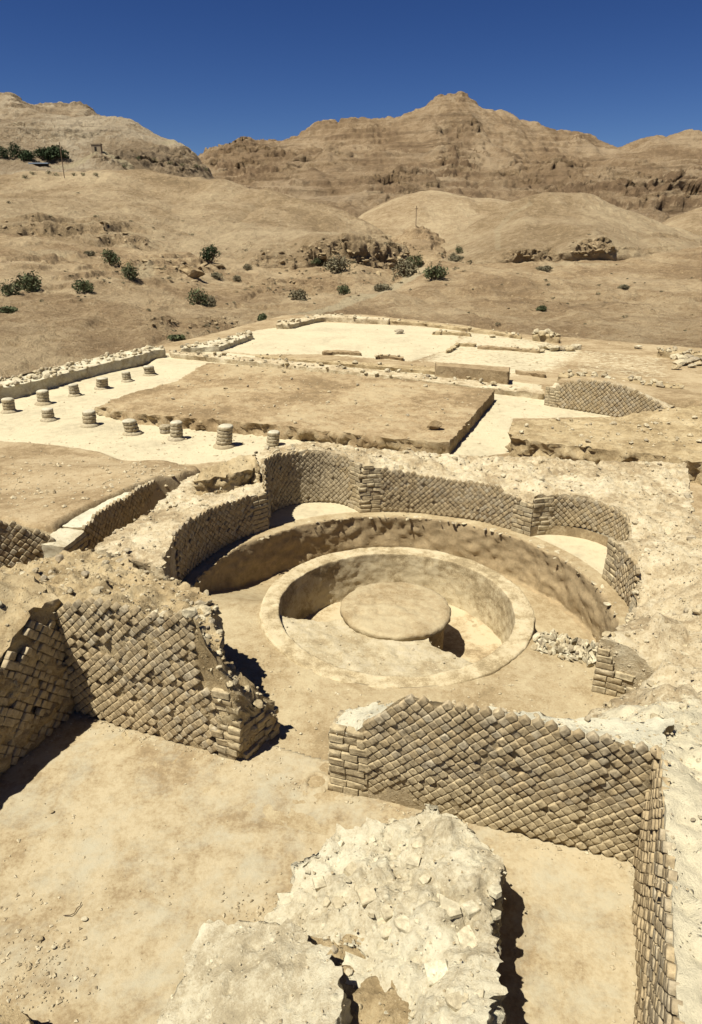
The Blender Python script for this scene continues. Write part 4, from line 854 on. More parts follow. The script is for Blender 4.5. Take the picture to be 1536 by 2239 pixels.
# 7  wall in the sunken corridor on the left
T0 = atz(196, 1212, .2); T1 = atz(353, 1086, .2)
tw = wall_root('reticulate_wall', T0, 'shaded wall sunk in the corridor left of the round room, pale mortar on top', z=.2)
pT = Path([T0, T1], 1); profT = [(130, 1170), (185, 1152), (190, 1142), (215, 1120), (262, 1092), (300, 1068), (332, 1047), (345, 1062), (360, 1076)]
tn = np.array([-(T1-T0)[1], (T1-T0)[0]]); tn /= np.linalg.norm(tn); TD = (T1-T0)/np.linalg.norm(T1-T0)
pts = face_pts(pT, profT, .1, 22); zz = [p[2] for p in pts]
pts += [(*(T1+tn*.4), zz[-1]-.02, .6), (*(T1-TD*.5+tn*.42), zz[-5], .6), (*((T0+T1)/2+tn*.45), zz[11], .6), (*(T0+tn*.5), zz[1]-.05, .6)]
c7, t7 = mass('core', pts, 0.0, M['bed'], tw, .05, .02, .05, seed=49, cob=.02, top_pale=1.0)
facing(tw, pT, .2, profT, .145, miss=.0, proud=(.012, .036), seed=49)
Tq = T0-TD*.75
pts = [(*T0, .72, .2), (*Tq, .7, .2), (*(Tq+tn*.55), .74), (*(T0+tn*.55), .76)]
cq, tq = mass('low_sill', pts, 0.0, M['mortar'], tw, .05, .015, .04, seed=50, cob=.0)
facing(tw, Path([Tq, T0], 1), .2, lambda s: .68, .145, q0=.75, proud=(.0, .03), seed=50)
# 8  reticulate wall at the far left edge
U0 = atz(-120, 1262, .35); U1 = atz(128, 1222, .35)
uw = wall_root('reticulate_wall', U1, 'low sunlit wall of diamond-set stones at the left edge above the rubble', z=.2)
pU = Path([U0, U1], 1); profU = [(-150, 1140), (0, 1140), (40, 1146), (85, 1162), (120, 1185), (150, 1200)]
un = np.array([-(U1-U0)[1], (U1-U0)[0]]); un /= np.linalg.norm(un)
pts = face_pts(pU, profU, .1, 16); pts += [(*(U1+un*.5), pts[-1][2]+.03), (*(U0+un*.6), pts[0][2]+.03)]
c8, t8 = mass('core', pts, 0.0, M['rubble_brown'], uw, .06, .03, .05, seed=51, cob=.02)
facing(uw, pU, .35, profU, .15, miss=.01, proud=(.0, .05), seed=51)
scatter(uw, t8, 12, (.05, .12), 51)
# 9  far reticulate wall on the right
F0 = atz(1190, 886, 0); F1 = atz(1455, 930, 0)
fw = wall_root('reticulate_wall', F0, 'distant wall of fine diamond-set stones by the pale passage on the right')
pF = Path([F0, F1], 1); profF = [(1180, 846), (1215, 846), (1232, 838), (1262, 832), (1300, 830), (1345, 838), (1392, 852), (1420, 868), (1448, 886), (1470, 895)]
fn_ = np.array([-(F1-F0)[1], (F1-F0)[0]]); fn_ /= np.linalg.norm(fn_)
pts = face_pts(pF, profF, .06, 26); pts += [(*(F1+fn_*.6), pts[-1][2]), (*((F0+F1)/2+fn_*.7), pts[13][2]), (*(F0+fn_*.6), pts[0][2])]
c9, t9 = mass('core', pts, -.02, M['rubble'], fw, .08, .03, .04, seed=53, cob=.02)
facing(fw, pF, 0.0, profF, .17, q0=.6, miss=.0, proud=(.012, .036), seed=53)

# ================================================================== COURTYARD BEHIND
pf, tp = mass('earth_platform', [PX(212, 889, .3, 1.2), PX(300, 905, .36, 1.6), PX(420, 914, .4, 1.6), PX(560, 925, .42, 1.6), PX(640, 932, .42, 1.8), PX(760, 948, .42, 1.6), PX(900, 962, .42, 1.4), PX(984, 966, .42, .4), PX(1083, 853, .42, .4), PX(900, 832, .38, .5), PX(640, 808, .34, .5), PX(455, 793, .3, .6), PX(430, 806, .25, .8), PX(390, 832, .2, 1.), PX(280, 862, .2, 1.)], -.02, M['court'], None, .1, .045, .11, seed=61, cob=.0, loc0=(0, 25, 0), batter=.03, palefn=None)
tag(pf, 'flat brown block of undug earth filling the courtyard behind the colonnade', 'earth platform', kind='structure')
re_, tr = mass('earth_bank', [PX(1127, 920, .55, .7), PX(1118, 958, .6, 1.5), PX(1180, 965, .62, 1.8), PX(1250, 975, .62, 1.6), PX(1400, 990, .62, 1.3), PX(1536, 1010, .62, 1.2), PX(1900, 1050, .65), PX(1900, 900, .8), PX(1536, 888, .75), PX(1460, 892, .7), PX(1420, 898, .6), PX(1340, 914, .4), PX(1260, 916, .45)], -.02, M['rubble_brown'], None, .11, .06, .13, seed=62, cob=.03, cobs=4, loc0=(7, 20, 0), batter=.03)
tag(re_, 'grey brown earth bank on the right between the round room and the far wall', 'earth bank', kind='structure')
def low_wall(label, front, back, h, mat, seed, stones=60, step=.14, cob=.06, amp=.05, sa=.08, ss=(.12, .34), cat='wall'):
    """a low ruined wall, front and back edges given at its top as photo points"""
    pts = [PX(x, y, h) for x, y in front]+[PX(x, y, h) for x, y in back[::-1]]
    c = np.mean([p[:2] for p in pts], 0); root = wall_root('rubble_wall', c, label, cat)
    o, t = mass('core', pts, -.1, M[mat], root, step, amp, sa, seed=seed, cob=cob, cobs=3.5)
    if stones: scatter(root, t, stones, ss, seed)
    return root
low_wall('long pale rubble wall bounding the colonnade on the left', [(-60, 868), (0, 850), (60, 838), (150, 815), (240, 792), (300, 778), (338, 767), (362, 764)], [(-60, 846), (0, 831), (60, 820), (150, 796), (240, 776), (300, 764), (322, 757), (345, 760)], .42, 'mortar', 71, 170)
low_wall('short pale rubble wall above the long colonnade wall', [(398, 763), (440, 760), (480, 758), (552, 732)], [(398, 757), (450, 748), (500, 738), (546, 722)], .28, 'mortar', 72, 60, ss=(.12, .4))
low_wall('straight low kerb of rubble behind the earth platform', [(372, 773), (440, 780), (560, 792), (700, 806), (830, 821), (960, 836), (1085, 850), (1188, 862)], [(372, 767), (440, 772), (560, 783), (700, 796), (830, 810), (960, 824), (1085, 838), (1188, 852)], .22, 'rubble', 73, 90)
low_wall('low dark block of wall standing at the far side of the passage', [(955, 799), (1000, 803), (1060, 808), (1113, 813)], [(952, 792), (1000, 795), (1060, 799), (1116, 803)], .62, 'dirtcut', 74, 0, .1, .0, .02, .03)
low_wall('faint earth rim behind the pale passage', [(560, 779), (700, 791), (800, 799), (955, 812)], [(560, 775), (700, 786), (800, 793), (955, 803)], .16, 'rubble_brown', 75, 10)
low_wall('low rubble wall curving round the far end of the hall', [(606, 710), (640, 709), (690, 697), (712, 694), (780, 697), (850, 701)], [(612, 703), (660, 695), (690, 688), (720, 687), (790, 691), (850, 696)], .3, 'rubble', 76, 40, ss=(.12, .4))
low_wall('thin rubble line along the far edge of the hall', [(852, 702), (930, 708), (1020, 719), (1140, 735)], [(852, 698), (930, 704), (1020, 715), (1140, 731)], .18, 'rubble_brown', 77, 16)
low_wall('rubble ledge just behind the distant wall of diamond-set stones', [(1222, 824), (1260, 826), (1330, 834), (1420, 844), (1492, 848)], [(1226, 816), (1280, 818), (1350, 826), (1430, 834), (1490, 840)], .62, 'rubble_brown', 78, 50, .12, .06, .05, .1)
low_wall('faint mud line in the middle of the far hall', [(706, 772), (740, 770), (790, 772)], [(708, 767), (740, 766), (785, 768)], .14, 'dirtcut', 79, 0)
low_wall('small mud stub in the far hall right of the faint line', [(822, 780), (850, 779), (882, 783)], [(824, 777), (850, 775), (880, 780)], .14, 'dirtcut', 80, 6, ss=(.15, .3))
low_wall('square low foundation outline in the far hall', [(978, 767), (990, 762), (1004, 751), (1040, 753)], [(974, 766), (986, 759), (1000, 749), (1042, 751)], .16, 'rubble_brown', 81, 0)
low_wall('low rubble edge at the right end of the far hall', [(1440, 768), (1470, 771), (1536, 777), (1600, 783)], [(1440, 763), (1470, 765), (1536, 770), (1600, 776)], .3, 'rubble_brown', 82, 24, ss=(.15, .4))
low_wall('rough outcrop of stones above the far hall on the right', [(1166, 733), (1200, 736), (1225, 738)], [(1170, 728), (1200, 730), (1222, 734)], .35, 'rubble_brown', 83, 26, ss=(.2, .6))
low_wall('low wall line running right from the square foundation outline', [(1046, 758), (1100, 761), (1180, 767)], [(1046, 755), (1100, 758), (1180, 764)], .14, 'dirtcut', 84, 12, ss=(.1, .25))
low_wall('short low wall line near the far edge of the hall on the right', [(948, 727), (985, 727), (1030, 731)], [(950, 724), (985, 724), (1030, 728)], .16, 'rubble_brown', 85, 10, ss=(.12, .3))
low_wall('low dark ledge right of the wall block at the passage end', [(1128, 812), (1160, 815), (1192, 819)], [(1128, 808), (1160, 811), (1192, 815)], .14, 'dirtcut', 86, 0)
# stone piles and single blocks
def pile(label, spots, smin, smax, seed, name='stone_pile', z=0.0):
    r = random.Random(seed); c = np.mean([atz(x, y, z) for x, y in spots], 0); root = wall_root(name, c, label, 'stones', z=z)
    for x, y in spots:
        p = atz(x, y, z); s = smin+(smax-smin)*r.random(); o = bpy.data.objects.new('stone', STONES[r.randrange(8)]); COL.objects.link(o); o.parent = root
        o.location = (p[0]-c[0], p[1]-c[1], s*.25); o.scale = (s*1.25, s, s*.9); o.rotation_euler = (r.gauss(0, .12), r.gauss(0, .12), r.random()*.6-.3)
pile('row of tumbled squared blocks in the middle of the far hall', [(1184, 771), (1202, 765), (1212, 768), (1226, 767), (1236, 764), (1246, 768), (1258, 764), (1192, 763)], .42, .7, 91)
pile('heap of fallen blocks at the right edge of the far hall', [(1474, 785), (1490, 790), (1504, 788), (1518, 792), (1486, 800), (1500, 798), (1514, 804), (1528, 800), (1476, 808), (1530, 786), (1540, 792)], .4, .7, 92)
pile('three scattered blocks near the far edge of the hall', [(873, 730), (1078, 738), (1395, 762)], .4, .6, 93)
lb = tag(link('loose_block', stone_mesh('loose_block', M['dirtcut'], 1.3, .8, .7, 33, 2), None, (*atz(951, 936, .46), .56)), 'single brown stone lying on the courtyard earth block', 'stone'); lb.scale = (.45, .45, .45)
# heap of stones filling the trench
hp = wall_root('stone_heap', pol(-25, 3.05), 'heap of pale broken stones filling the trench beside the pool rim', 'stone heap', z=-.5)
r = random.Random(5)
for i in range(290):
    d = -33+17*r.random(); q = 2.52+1.15*r.random(); z = .03-.74*float(sstep(-25, -14, d))*.85+.12*r.random()*float(sstep(-34, -26, d)); s = .08+.11*r.random()
    o = bpy.data.objects.new('stone', (STONES[:4]+PALE)[r.randrange(9)] if i % 3 else SLABS[r.randrange(8)]); COL.objects.link(o); o.parent = hp; p = pol(d, q)
    o.location = (p[0]-hp.location[0], p[1]-hp.location[1], z-hp.location[2]); o.scale = (s*1.2, s, s); o.rotation_euler = (r.random()*6, r.random()*6, r.random()*6)
# columns
def column(px, py, ht, label, group='stumps of the colonnade', base=True, dia=.44, seed=0, cap=True):
    dia *= 1+.12*math.sin(seed*2.7)
    x, y = atz(px, py, .02); r = np.random.default_rng(seed); root = empty('column_stump', (x, y, 0), label, 'column', group); n = max(2, round(ht/.115)); hh = ht/n
    tilt = r.normal(scale=.012, size=2)
    if base:
        b = lathe('plinth', [(0, .09), (dia*.5, .1), (dia*.62, .07), (dia*.7, .03), (dia*.72, -.03)][::-1], M['column'], 28, root, (0, 0), .02, seed)
    for i in range(n):
        rad = dia*.5*(1+r.normal()*.025); z0 = i*hh; a = r.random()*6.28; ns = 7; t = np.linspace(0, 2*np.pi, 43)[:-1]
        joint = np.abs(((t+a)*ns/(2*np.pi)) % 1-.5) > .43
        V = []
        for q, zz in ((.90, .0), (.985, .12), (1.0, .3), (1.0, .75), (.985, .9), (.90, 1.0), (.5, 1.0), (0.02, 1.0)):
            rr2 = rad*q*np.where(joint & (q > .6), .93, 1)*(1+.012*r.normal(size=42)); V.append(np.c_[rr2*np.cos(t)+tilt[0]*i, rr2*np.sin(t)+tilt[1]*i, np.full(42, z0+zz*hh*.985)])
        link('drum', mesh_np('drum', np.array(V).reshape(-1, 3), [grid_faces(42, 8, True)], M['column'], True), root)
    if cap: lathe('cap', [(0, ht+.03), (dia*.4, ht+.025), (dia*.48, ht), (dia*.47, ht-.02)][::-1], M['white'], 28, root, (tilt[0]*n, tilt[1]*n), .012, seed+3)
for i, (px, py, h_) in enumerate([(22, 900, .5), (96, 882, .5), (164, 864, .46), (224, 848, .46), (279, 833, .42), (329, 819, .42)]):
    column(px, py, h_, ['leftmost column stump, at the corner of the colonnade by the left edge', 'second column stump of the row along the long rubble wall', 'third column stump of the row along the long rubble wall', 'fourth column stump of the row along the long rubble wall', 'fifth column stump of the row along the long rubble wall', 'farthest column stump of the row along the long rubble wall'][i], seed=i)
for i, (px, py, h_) in enumerate([(107, 918, .4), (197, 930, .5), (291, 947, .46), (387, 959, .56), (490, 975, .66)]):
    column(px, py, h_, ['lowest column stump at the left of the front row', 'second column stump from the left in the front row', 'third column stump from the left in the front row', 'column stump in the front row with a smaller stub behind its left side', 'tallest and nearest column stump of the front row'][i], seed=20+i)
column(363, 945, .26, 'small stub just behind the fourth column of the front row', seed=31, dia=.34, base=False, cap=False)
column(597, 972, .42, 'white topped column stump half hidden behind the round room', seed=32, base=False)

tz = lambda x, y: float(gz[np.argmin((GP[:, 0]-x)**2+(GP[:, 1]-y)**2)])
_gr = bpy.data.objects['ground']; r_ = np.random.default_rng(33); cc = []
for cx, cy, sx, sy, n, z in [(120, 1060, 140, 50, 420, .5), (330, 1030, 60, 20, 160, .5), (1000, 760, 220, 22, 260, 0), (1330, 790, 130, 25, 300, 0), (300, 850, 160, 30, 90, 0), (480, 970, 120, 16, 110, 0), (1150, 900, 60, 40, 60, 0)]:
    for k in range(n):
        p = atz(r_.normal(cx, sx), r_.normal(cy, sy), z); q = tz(*p)
        if q > -.2: cc.append((p[0], p[1], q+.004))
gravel_mesh(_gr, np.array(cc), (.02, .11), r_)
for o_, t_, n_, sd_ in ((pf, tp, 70, 61), (re_, tr, 150, 62)):
    L_ = np.array(o_.location); r_ = np.random.default_rng(sd_)
    scatter(o_, t_, n_, (.06, .2), sd_, gravel=500, gsize=(.02, .09))

# ================================================================== FOREGROUND BLOCKS
b1 = wall_root('fallen_masonry', atz(880, 2100, 0), 'big pale lump of fallen mortared rubble lying in the foreground', 'masonry block')
pts = [PX(940, 1768, .62, .5), PX(985, 1778, .66, .6), PX(1030, 1815, .72, .6), PX(1075, 1850, .76, .6), PX(1103, 1885, .8, .6), PX(1104, 1930, .82, .7), PX(1085, 1985, .84, 1), PX(1088, 2040, .84, 1), PX(1062, 2110, .86, 1), PX(1060, 2180, .88, 1), PX(1065, 2300, .9), PX(1060, 2420, .9), PX(840, 2420, .6), PX(770, 2260, .45), PX(770, 2150, .4), PX(800, 2090, .42), PX(720, 2070, .36), PX(660, 2050, .3), PX(615, 2020, .15), PX(625, 1985, .2), PX(640, 1900, .34), PX(655, 1872, .4), PX(720, 1855, .45), PX(800, 1820, .52), PX(880, 1790, .58)]
ob, tb = mass('body', pts, -.03, M['mortar'], b1, .024, .05, .08, seed=81, cob=.03, cobs=8, facet=.075, fscale=2.1, extra=[PX(850, 1950, .68)[:3], PX(1000, 1900, .8)[:3], PX(950, 2000, .78)[:3], PX(900, 2100, .62)[:3], PX(1000, 2150, .82)[:3], PX(700, 1960, .42)[:3]])
def on_top(top, x, y):
    i = np.argmin(np.hypot(top[0][:, 0]-x, top[0][:, 1]-y)); return float(top[1][i])
r = random.Random(3)
for px, py, s in [(872, 1862, .1), (905, 1890, .17), (770, 1905, .16), (850, 2000, .15), (885, 2025, .15), (850, 2050, .12), (985, 2000, .22), (805, 1958, .2), (960, 1960, .12), (930, 1925, .1), (1020, 2060, .2), (960, 2130, .2), (940, 1850, .08), (1085, 1946, .17), (1000, 2190, .16), (740, 1985, .12), (700, 1930, .14), (1030, 1985, .16)]:
    p = atz(px, py, .66); z = on_top(tb, *p); p = atz(px, py, z); z = on_top(tb, *p); o = bpy.data.objects.new('stone', SLABS[r.randrange(8)]); COL.objects.link(o); o.parent = b1; s *= 1.35
    o.location = (p[0]-b1.location[0], p[1]-b1.location[1], z+.012); o.scale = (s, s, min(s, .2)); o.rotation_euler = (r.gauss(0, .1), r.gauss(0, .1), r.random()*6)
scatter(b1, tb, 60, (.04, .15), 81, gravel=700, gsize=(.006, .03), meshes=SLABS+PALE, sink=1.0); side_stones(b1, 'body81', 60, (.05, .16), 81, .5, PALE+STONES[:2])
b2 = wall_root('fallen_masonry', atz(560, 2200, 0), 'grey flat topped lump of mortared rubble cut by the bottom edge', 'masonry block')
pts = [PX(505, 2014, .5, .4), PX(580, 2010, .52, .5), PX(650, 2030, .54, .6), PX(700, 2078, .66, .8), PX(732, 2120, .74, 1), PX(748, 2180, .78, 1), PX(754, 2260, .8, 1), PX(754, 2420, .8), PX(300, 2420, .2), PX(350, 2230, .22), PX(370, 2180, .25), PX(400, 2130, .32), PX(440, 2070, .4), PX(470, 2040, .45)]
ob2, tb2 = mass('body', pts, -.03, M['mortar'], b2, .028, .04, .07, seed=83, cob=.015, cobs=7, facet=.022, fscale=2.2, extra=[PX(600, 2120, .62)[:3]])
scatter(b2, tb2, 30, (.03, .11), 83, gravel=300, gsize=(.006, .028), meshes=PALE, sink=1.4); side_stones(b2, 'body83', 40, (.05, .14), 83, .5, PALE)
pe, tpe = mass('packed_earth', [PX(660, 2050, .34), PX(780, 2050, .4), PX(900, 2100, .47), PX(910, 2420, .56), PX(690, 2420, .5)], -.02, M['rubble_brown'], b1, .03, .04, .03, seed=86, cob=.03, facet=.03); scatter(b1, tpe, 25, (.03, .09), 86, gravel=120, gsize=(.006, .03))
b3 = wall_root('fallen_masonry', atz(10, 2225, 0), 'dark corner of a rubble lump at the bottom left', 'masonry block')
ob3, tb3 = mass('body', [PX(-80, 2190, .4), PX(0, 2196, .4), PX(40, 2205, .4), PX(70, 2250, .38), PX(60, 2380, .4), PX(-120, 2380, .4)], -.03, M['rubble_brown'], b3, .04, .05, .06, seed=84, cob=.03)
# loose stones and gravel on the front floor
pebl = wall_root('pebble_scatter', atz(200, 2000, 0), 'sparse pebbles and grit on the front room floor', 'pebbles'); pebl['kind'] = 'stuff'
r_ = np.random.default_rng(12); cc = []
for (x, y, sx, sy, n) in [(60, 2120, 70, 60, 260), (130, 1950, 120, 120, 120), (560, 2010, 45, 40, 170), (320, 1900, 260, 180, 90), (590, 1668, 18, 10, 40), (1200, 2150, 60, 60, 12), (640, 1560, 60, 40, 40)]:
    q = np.c_[r_.normal(x, sx, n), r_.normal(y, sy, n)]; q = q[(q[:, 1] < 2400) & (q[:, 1] > 1580)]; cc.append(np.array([[*atz(a, b, .015), .016] for a, b in q]))
for a_, b_, n in ((E1, E2, 170), (A0, B0, 150), (B0, B0+DN*3, 90), (E2, A0, 60), (E1, E1+DN*3, 60)):
    t_ = r_.random((n, 1)); nn = np.array([-(b_-a_)[1], (b_-a_)[0]]); nn = nn/np.linalg.norm(nn)*(-1 if (a_ is E1 and b_ is E2) or a_ is A0 or a_ is B0 or a_ is E2 else 1)
    q = a_+(b_-a_)*t_+nn*(.03+np.abs(r_.normal(0, .10, (n, 1)))); cc.append(np.c_[q, np.full(n, .016)])
cc = np.concatenate(cc); gravel_mesh(pebl, cc-np.array(pebl.location), (.008, .04), r_)
for px, py, s, lb_ in [(115, 1776, .06, 'small stone on the front floor near the shaded wall'), (184, 2011, .07, 'pale pebble on the front floor beside the dry twig'), (86, 2054, .085, 'largest loose stone on the front floor at the left'), (118, 2072, .05, 'flat little stone next to the largest loose stone')]:
    o = tag(link('loose_stone', STONES[r.randrange(8)], None, (*atz(px, py, .02), .03)), lb_, 'stone'); o.scale = (s, s*.9, s*.8)
tp_ = [(140, 2003), (155, 2004), (164, 1998), (170, 1988), (176, 1982), (178, 1978)]
cu = bpy.data.curves.new('dry_twig', 'CURVE'); cu.dimensions = '3D'; cu.bevel_depth = .004; sp = cu.splines.new('POLY'); sp.points.add(len(tp_)-1)
for i, (x, y) in enumerate(tp_): q = atz(x, y, .02); sp.points[i].co = (q[0], q[1], .03+.01*(i % 2), 1)
me = bpy.data.meshes.new_from_object(bpy.data.objects.new('tmp', cu)); me.materials.clear(); me.materials.append(M['twig']); tag(link('dry_twig', me), 'thin dark bent twig lying on the front floor', 'twig')

# ================================================================== SHRUBS, TREES, POLES, HOUSES
def leaves(n, rx, ry, rz, size, seed, hollow=.35, lumps=7):
    r = np.random.default_rng(seed); C = r.normal(size=(lumps, 3)); C /= np.linalg.norm(C, axis=1)[:, None]; C *= np.array([rx, ry, rz])*.55; C[:, 2] = np.abs(C[:, 2])*.9+rz*.25
    i = r.integers(lumps, size=n); q = r.normal(size=(n, 3)); q /= np.linalg.norm(q, axis=1)[:, None]; q *= (hollow+(1-hollow)*r.random(n)**.5)[:, None]
    c = C[i]+q*np.array([rx, ry, rz])*(.38+.25*r.random((lumps, 1))[i]); c[:, 2] = np.abs(c[:, 2])+.02*rz
    s = size*(.6+.8*r.random(n)); a = r.normal(size=(n, 3)); a /= np.linalg.norm(a, axis=1)[:, None]; b = np.cross(a, r.normal(size=(n, 3))); b /= np.linalg.norm(b, axis=1)[:, None]
    A = a*s[:, None]; B_ = b*s[:, None]*.45
    V = np.stack([c-A, c+B_, c+A, c-B_], 1).reshape(-1, 3); return V, np.arange(4*n).reshape(-1, 4)
def shrub(px, py, wpx, hpx, label, mat='leaf', name='shrub', seed=0, n=820, group='shrubs on the wadi banks', cat='shrub'):
    p = surf(px, py); sc = p[1]*1.0/F*1.05; rx = wpx*.5*sc; rz = hpx*sc*.64
    root = empty(name, tuple(p-np.array([0, 0, .05])), label, cat, group)
    V, f = leaves(n, rx, rx*.9, rz, max(.08, rx*.10), seed, .25, 11); link('foliage' if cat == 'shrub' else 'crown', mesh_np('foliage', V, [f], M[mat], False), root)
    r = np.random.default_rng(seed+1); Vs = []; Fs = []
    for k in range(6 if cat == 'shrub' else 1):
        a = r.random()*6.28; t = np.array([math.cos(a)*rx*.6, math.sin(a)*rx*.6, rz*.9]) if cat == 'shrub' else np.array([0, 0, rz*.9]); w_ = rx*.05
        q = np.array([(-1, -1, 0), (1, -1, 0), (1, 1, 0), (-1, 1, 0)], float); Vs += list(q*w_)+list(q*w_*.4+t); b = 8*k
        Fs += [(b+i, b+(i+1) % 4, b+4+(i+1) % 4, b+4+i) for i in range(4)]
    link('stem' if cat == 'shrub' else 'trunk', mesh_np('stem', Vs, [np.array(Fs)], M['wood'], False), root)
SH = [(68, 632, 62, 50, 'bushy dark shrub at the left edge, larger of a close pair', 'leaf'), (25, 642, 40, 40, 'smaller shrub of the close pair at the left edge', 'leaf'), (182, 636, 46, 36, 'dark shrub alone on the slope right of the close pair', 'leaf'),
      (240, 578, 44, 38, 'green shrub above the bare path, left of its neighbour', 'leaf'), (284, 608, 40, 42, 'shrub at the foot of the bare pale path', 'leaf'), (462, 574, 46, 44, 'round dark green shrub below the smooth hill', 'leaf_dark'),
      (432, 660, 46, 40, 'grey green shrub in the middle of the near bank', 'leaf'), (460, 668, 24, 28, 'small wispy shrub touching the grey green one', 'leaf_grey'), (15, 682, 40, 18, 'low dark shrub at the left edge near the bottom of the bank', 'leaf'),
      (752, 640, 34, 26, 'dark shrub on the left of the wadi bed', 'leaf'), (573, 696, 22, 18, 'tiny shrub just above the pale wall', 'leaf'), (735, 594, 60, 40, 'grey scrub on the gully slope', 'leaf_grey'), (650, 652, 40, 30, 'dry grey scrub on the slope left of the wadi', 'leaf_grey'),
      (880, 602, 56, 46, 'leaning scrub on the cliff above the wadi bed', 'leaf_grey'), (905, 584, 36, 36, 'green scrub at the head of the wadi bed', 'leaf'), (955, 606, 54, 32, 'wide grey green bush on the right of the wadi bed', 'leaf'), (1003, 553, 18, 22, 'small upright bush on the foot of the cone mound', 'leaf'), (986, 568, 20, 20, 'pale bush left of the small upright one', 'leaf_grey'),
      (1004, 566, 26, 14, 'low bush under the small upright one', 'leaf_grey'), (835, 632, 40, 18, 'low scrub beside the pale wadi bed', 'leaf_grey'), (1184, 676, 24, 16, 'dark tuft on the stony plain to the right', 'leaf'), (1192, 588, 38, 10, 'flat dry scrub at the foot of the cone mound', 'leaf_grey'), (1362, 626, 26, 10, 'flat grey scrub on the right plain', 'leaf_grey'),
      (515, 612, 20, 16, 'small dry tuft on the slope right of the big boulder', 'leaf_grey'), (478, 606, 30, 16, 'dry tuft below the round dark green shrub', 'leaf_grey'), (195, 555, 26, 16, 'dry tuft left of the two path shrubs', 'leaf_grey'), (540, 586, 22, 14, 'little dry tuft on the gully edge', 'leaf_grey'), (388, 738, 40, 10, 'low green weeds behind the corner of the long wall', 'leaf'), (690, 575, 26, 18, 'dark tuft high on the gully cliff', 'leaf')]
for i, (px, py, w_, h_, l_, m_) in enumerate(SH): shrub(px, py, w_, h_, l_, m_, seed=100+i)
for i, (px, py, w_, h_, l_) in enumerate([(30, 343, 30, 34, 'tallest dark tree of the clump at the far left'), (60, 347, 40, 24, 'low dark tree in the far left clump'), (95, 345, 44, 26, 'dark tree in the middle of the far left clump'), (128, 344, 48, 28, 'wide dark tree at the right end of the far left clump'), (5, 340, 26, 26, 'dark tree cut by the left edge')]):
    shrub(px, py, w_, h_, l_, 'leaf_dark', 'tree', 300+i, 900, 'far clump of dark trees', 'tree')
TINY = ['leftmost tiny bush on the crest below the far trees', 'second tiny bush from the left on the crest below the far trees', 'third tiny bush on the crest, left of the tall thin pole', 'tiny bush on the crest just left of the tall thin pole', 'tiny bush on the crest just right of the tall thin pole', 'second tiny bush right of the tall thin pole', 'rightmost tiny bush of the crest row', 'tiny bush at the lower end of the pale track', 'tiny dark bush in the middle of the far hill', 'tiny dark bush on the far hill ledge, left of three', 'tiny dark bush on the far hill ledge, middle of three', 'tiny dark bush on the far hill ledge, right of three', 'tiny bush where the far hill meets the mountain', 'tiny bush right of the hut on the far hill']
for i, (px, py) in enumerate([(55, 388), (74, 382), (106, 379), (122, 381), (163, 381), (180, 380), (205, 382), (270, 366), (335, 350), (370, 358), (400, 362), (430, 365), (452, 372), (300, 345)]):
    shrub(px, py, 14, 9, TINY[i], 'leaf', 'shrub', 400+i, 160, ['bushes along the crest', 'bushes on the track hill'][i > 6])
def boxm(name, lo, hi, mat, parent):
    x0, y0, z0 = lo; x1, y1, z1 = hi; V = [(x0, y0, z0), (x1, y0, z0), (x1, y1, z0), (x0, y1, z0), (x0, y0, z1), (x1, y0, z1), (x1, y1, z1), (x0, y1, z1)]
    f = np.array([(0, 3, 2, 1), (4, 5, 6, 7), (0, 1, 5, 4), (1, 2, 6, 5), (2, 3, 7, 6), (3, 0, 4, 7)]); return link(name, mesh_np(name, V, [f], mat, False), parent)
def pole(px, py, hpx, label, arm=True):
    p = surf(px, py); h_ = hpx*p[1]/F*1.02; root = empty('utility_pole', tuple(p-np.array([0, 0, .3])), label, 'utility pole', 'utility poles'); w_ = .0004*p[1]
    boxm('post', (-w_, -w_, 0), (w_, w_, h_+.3), M['wood'], root)
    if arm: boxm('crossarm', (-w_*5, -w_*1.2, h_*.93), (w_*5, -w_*.9-.2*w_, h_*.93+w_*1.6), M['wood'], root)
pole(909, 492, 36, 'wooden pole with a crossarm standing in the valley'); pole(142, 388, 62, 'tall thin pole on the crest below the far trees', False)
p = surf(213, 326); k = p[1]/F
hs_ = empty('hut', tuple(p), 'tiny square mud hut beside the track on the far hill', 'hut')
boxm('wall', (-9*k, 0, -4*k), (9*k, 10*k, 11*k), M['house'], hs_); boxm('roof', (-10*k, -1*k, 11*k), (10*k, 11*k, 13*k), M['house'], hs_); boxm('door', (-3*k, -.4*k, -1*k), (1*k, -.1*k, 7*k), M['dark'], hs_)
p = surf(85, 360); k = p[1]/F
sh_ = empty('shed', tuple(p), 'long low shed with a blue grey sheet roof below the far trees', 'shed')
boxm('wall', (-17*k, 0, -3*k), (17*k, 8*k, 5*k), M['dark'], sh_); boxm('roof', (-19*k, -1.5*k, 5*k), (19*k, 9*k, 7*k), M['blue_roof'], sh_)
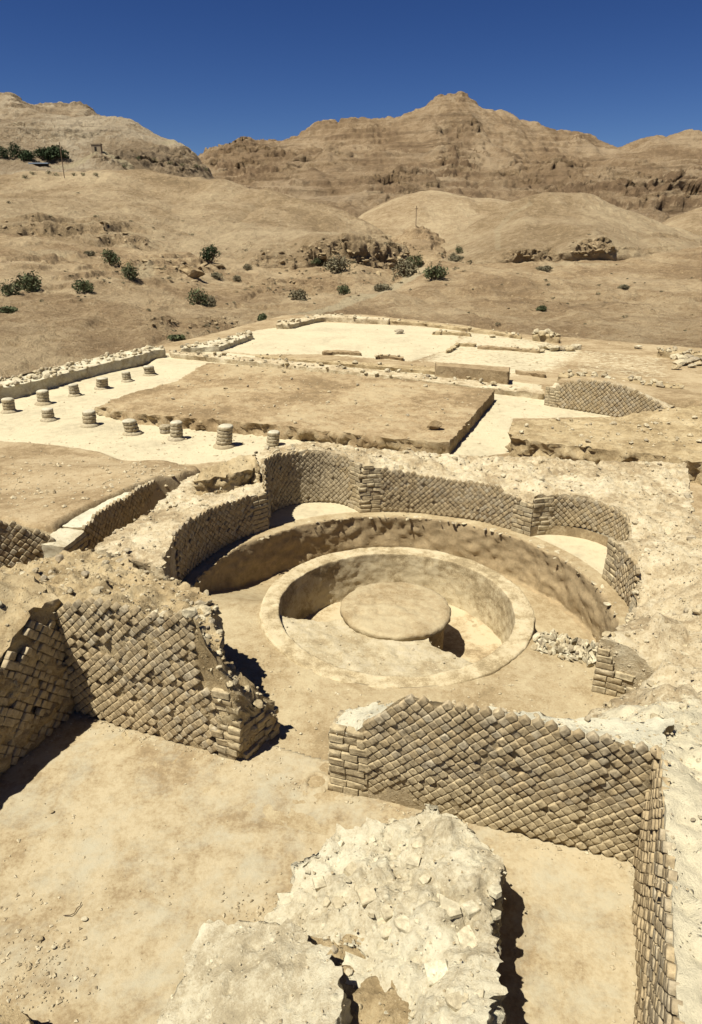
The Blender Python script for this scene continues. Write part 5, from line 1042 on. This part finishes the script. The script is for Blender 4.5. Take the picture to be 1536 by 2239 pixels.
# rocks breaking out of the banks and cliffs
ROCKS = [stone_mesh('rock', M['rockm'], 1.2, .9, .6, 60+i, 2) for i in range(6)]
_bank = bpy.data.objects['wadi_bank']; _r = random.Random(8)
for cx, cy, sx, sy, n, s0, s1 in [(350, 708, 22, 9, 16, 5, 18), (470, 710, 40, 6, 26, 4, 12), (330, 578, 60, 12, 20, 5, 16), (410, 585, 30, 12, 14, 8, 20), (130, 500, 90, 12, 24, 4, 14), (640, 620, 60, 16, 26, 4, 11), (800, 560, 55, 20, 46, 5, 16), (870, 575, 25, 18, 26, 6, 18), (700, 545, 50, 14, 26, 4, 13), (930, 545, 40, 18, 18, 3, 9), (1170, 552, 50, 8, 22, 4, 13), (1300, 540, 30, 12, 22, 5, 15), (1180, 665, 60, 20, 22, 3, 9), (1150, 625, 120, 20, 26, 3, 8), (1400, 660, 90, 25, 36, 3, 8), (1330, 735, 120, 8, 26, 3, 8), (540, 548, 40, 12, 20, 4, 10), (290, 520, 40, 10, 16, 4, 12)]:
    for i in range(n):
        px, py = _r.gauss(cx, sx), _r.gauss(cy, sy)
        if not (-30 < px < 1570): continue
        p = surf(px, py); k = p[1]/F; sz = (s0+(s1-s0)*_r.random()**2.5)*k
        o = bpy.data.objects.new('rock', ROCKS[_r.randrange(6)]); COL.objects.link(o); o.parent = _bank; o.location = (p[0], p[1], p[2]-.05*sz); o.scale = (sz*1.3, sz, sz*.8); o.rotation_euler = (_r.gauss(0, .25), _r.gauss(0, .25), _r.random()*6)
_rt = np.random.default_rng(17); TV = []; TF = []; nT = 0
for cx, cy, sx, sy, n in [(760, 580, 90, 24, 46), (880, 590, 40, 16, 20), (300, 620, 190, 50, 34), (620, 630, 90, 30, 20), (960, 575, 40, 16, 12), (1250, 640, 180, 50, 26), (250, 470, 150, 40, 14), (500, 720, 60, 8, 8)]:
    for i in range(n):
        px, py = _rt.normal(cx, sx), _rt.normal(cy, sy)
        if not (-20 < px < 1550 and 400 < py < 745): continue
        p = surf(px, py); k = p[1]/F; w2 = (3+6*_rt.random()**2)*k; V, f = leaves(46, w2, w2, w2*.55, max(.06, w2*.2), int(px*7+py), .2, 4); TV.append(V+p); TF.append(f+nT); nT += len(V)
tag(link('dry_tufts', mesh_np('dry_tufts', np.concatenate(TV), [np.concatenate(TF)], M['leaf_grey'], False)), 'tiny dry tufts dotted over the wadi banks', 'dry tufts', kind='stuff')
# boulder on the bank
p = surf(420, 602); bo = tag(link('boulder', stone_mesh('boulder', M['dirtcut'], 1.6, 1, .85, 77, 3), None, tuple(p+np.array([0, 0, .4]))), 'big tilted brown boulder on the wadi bank below the round dark green shrub', 'boulder'); bo.scale = (2.0, 1.7, 1.8); bo.rotation_euler = (0, .35, .3)
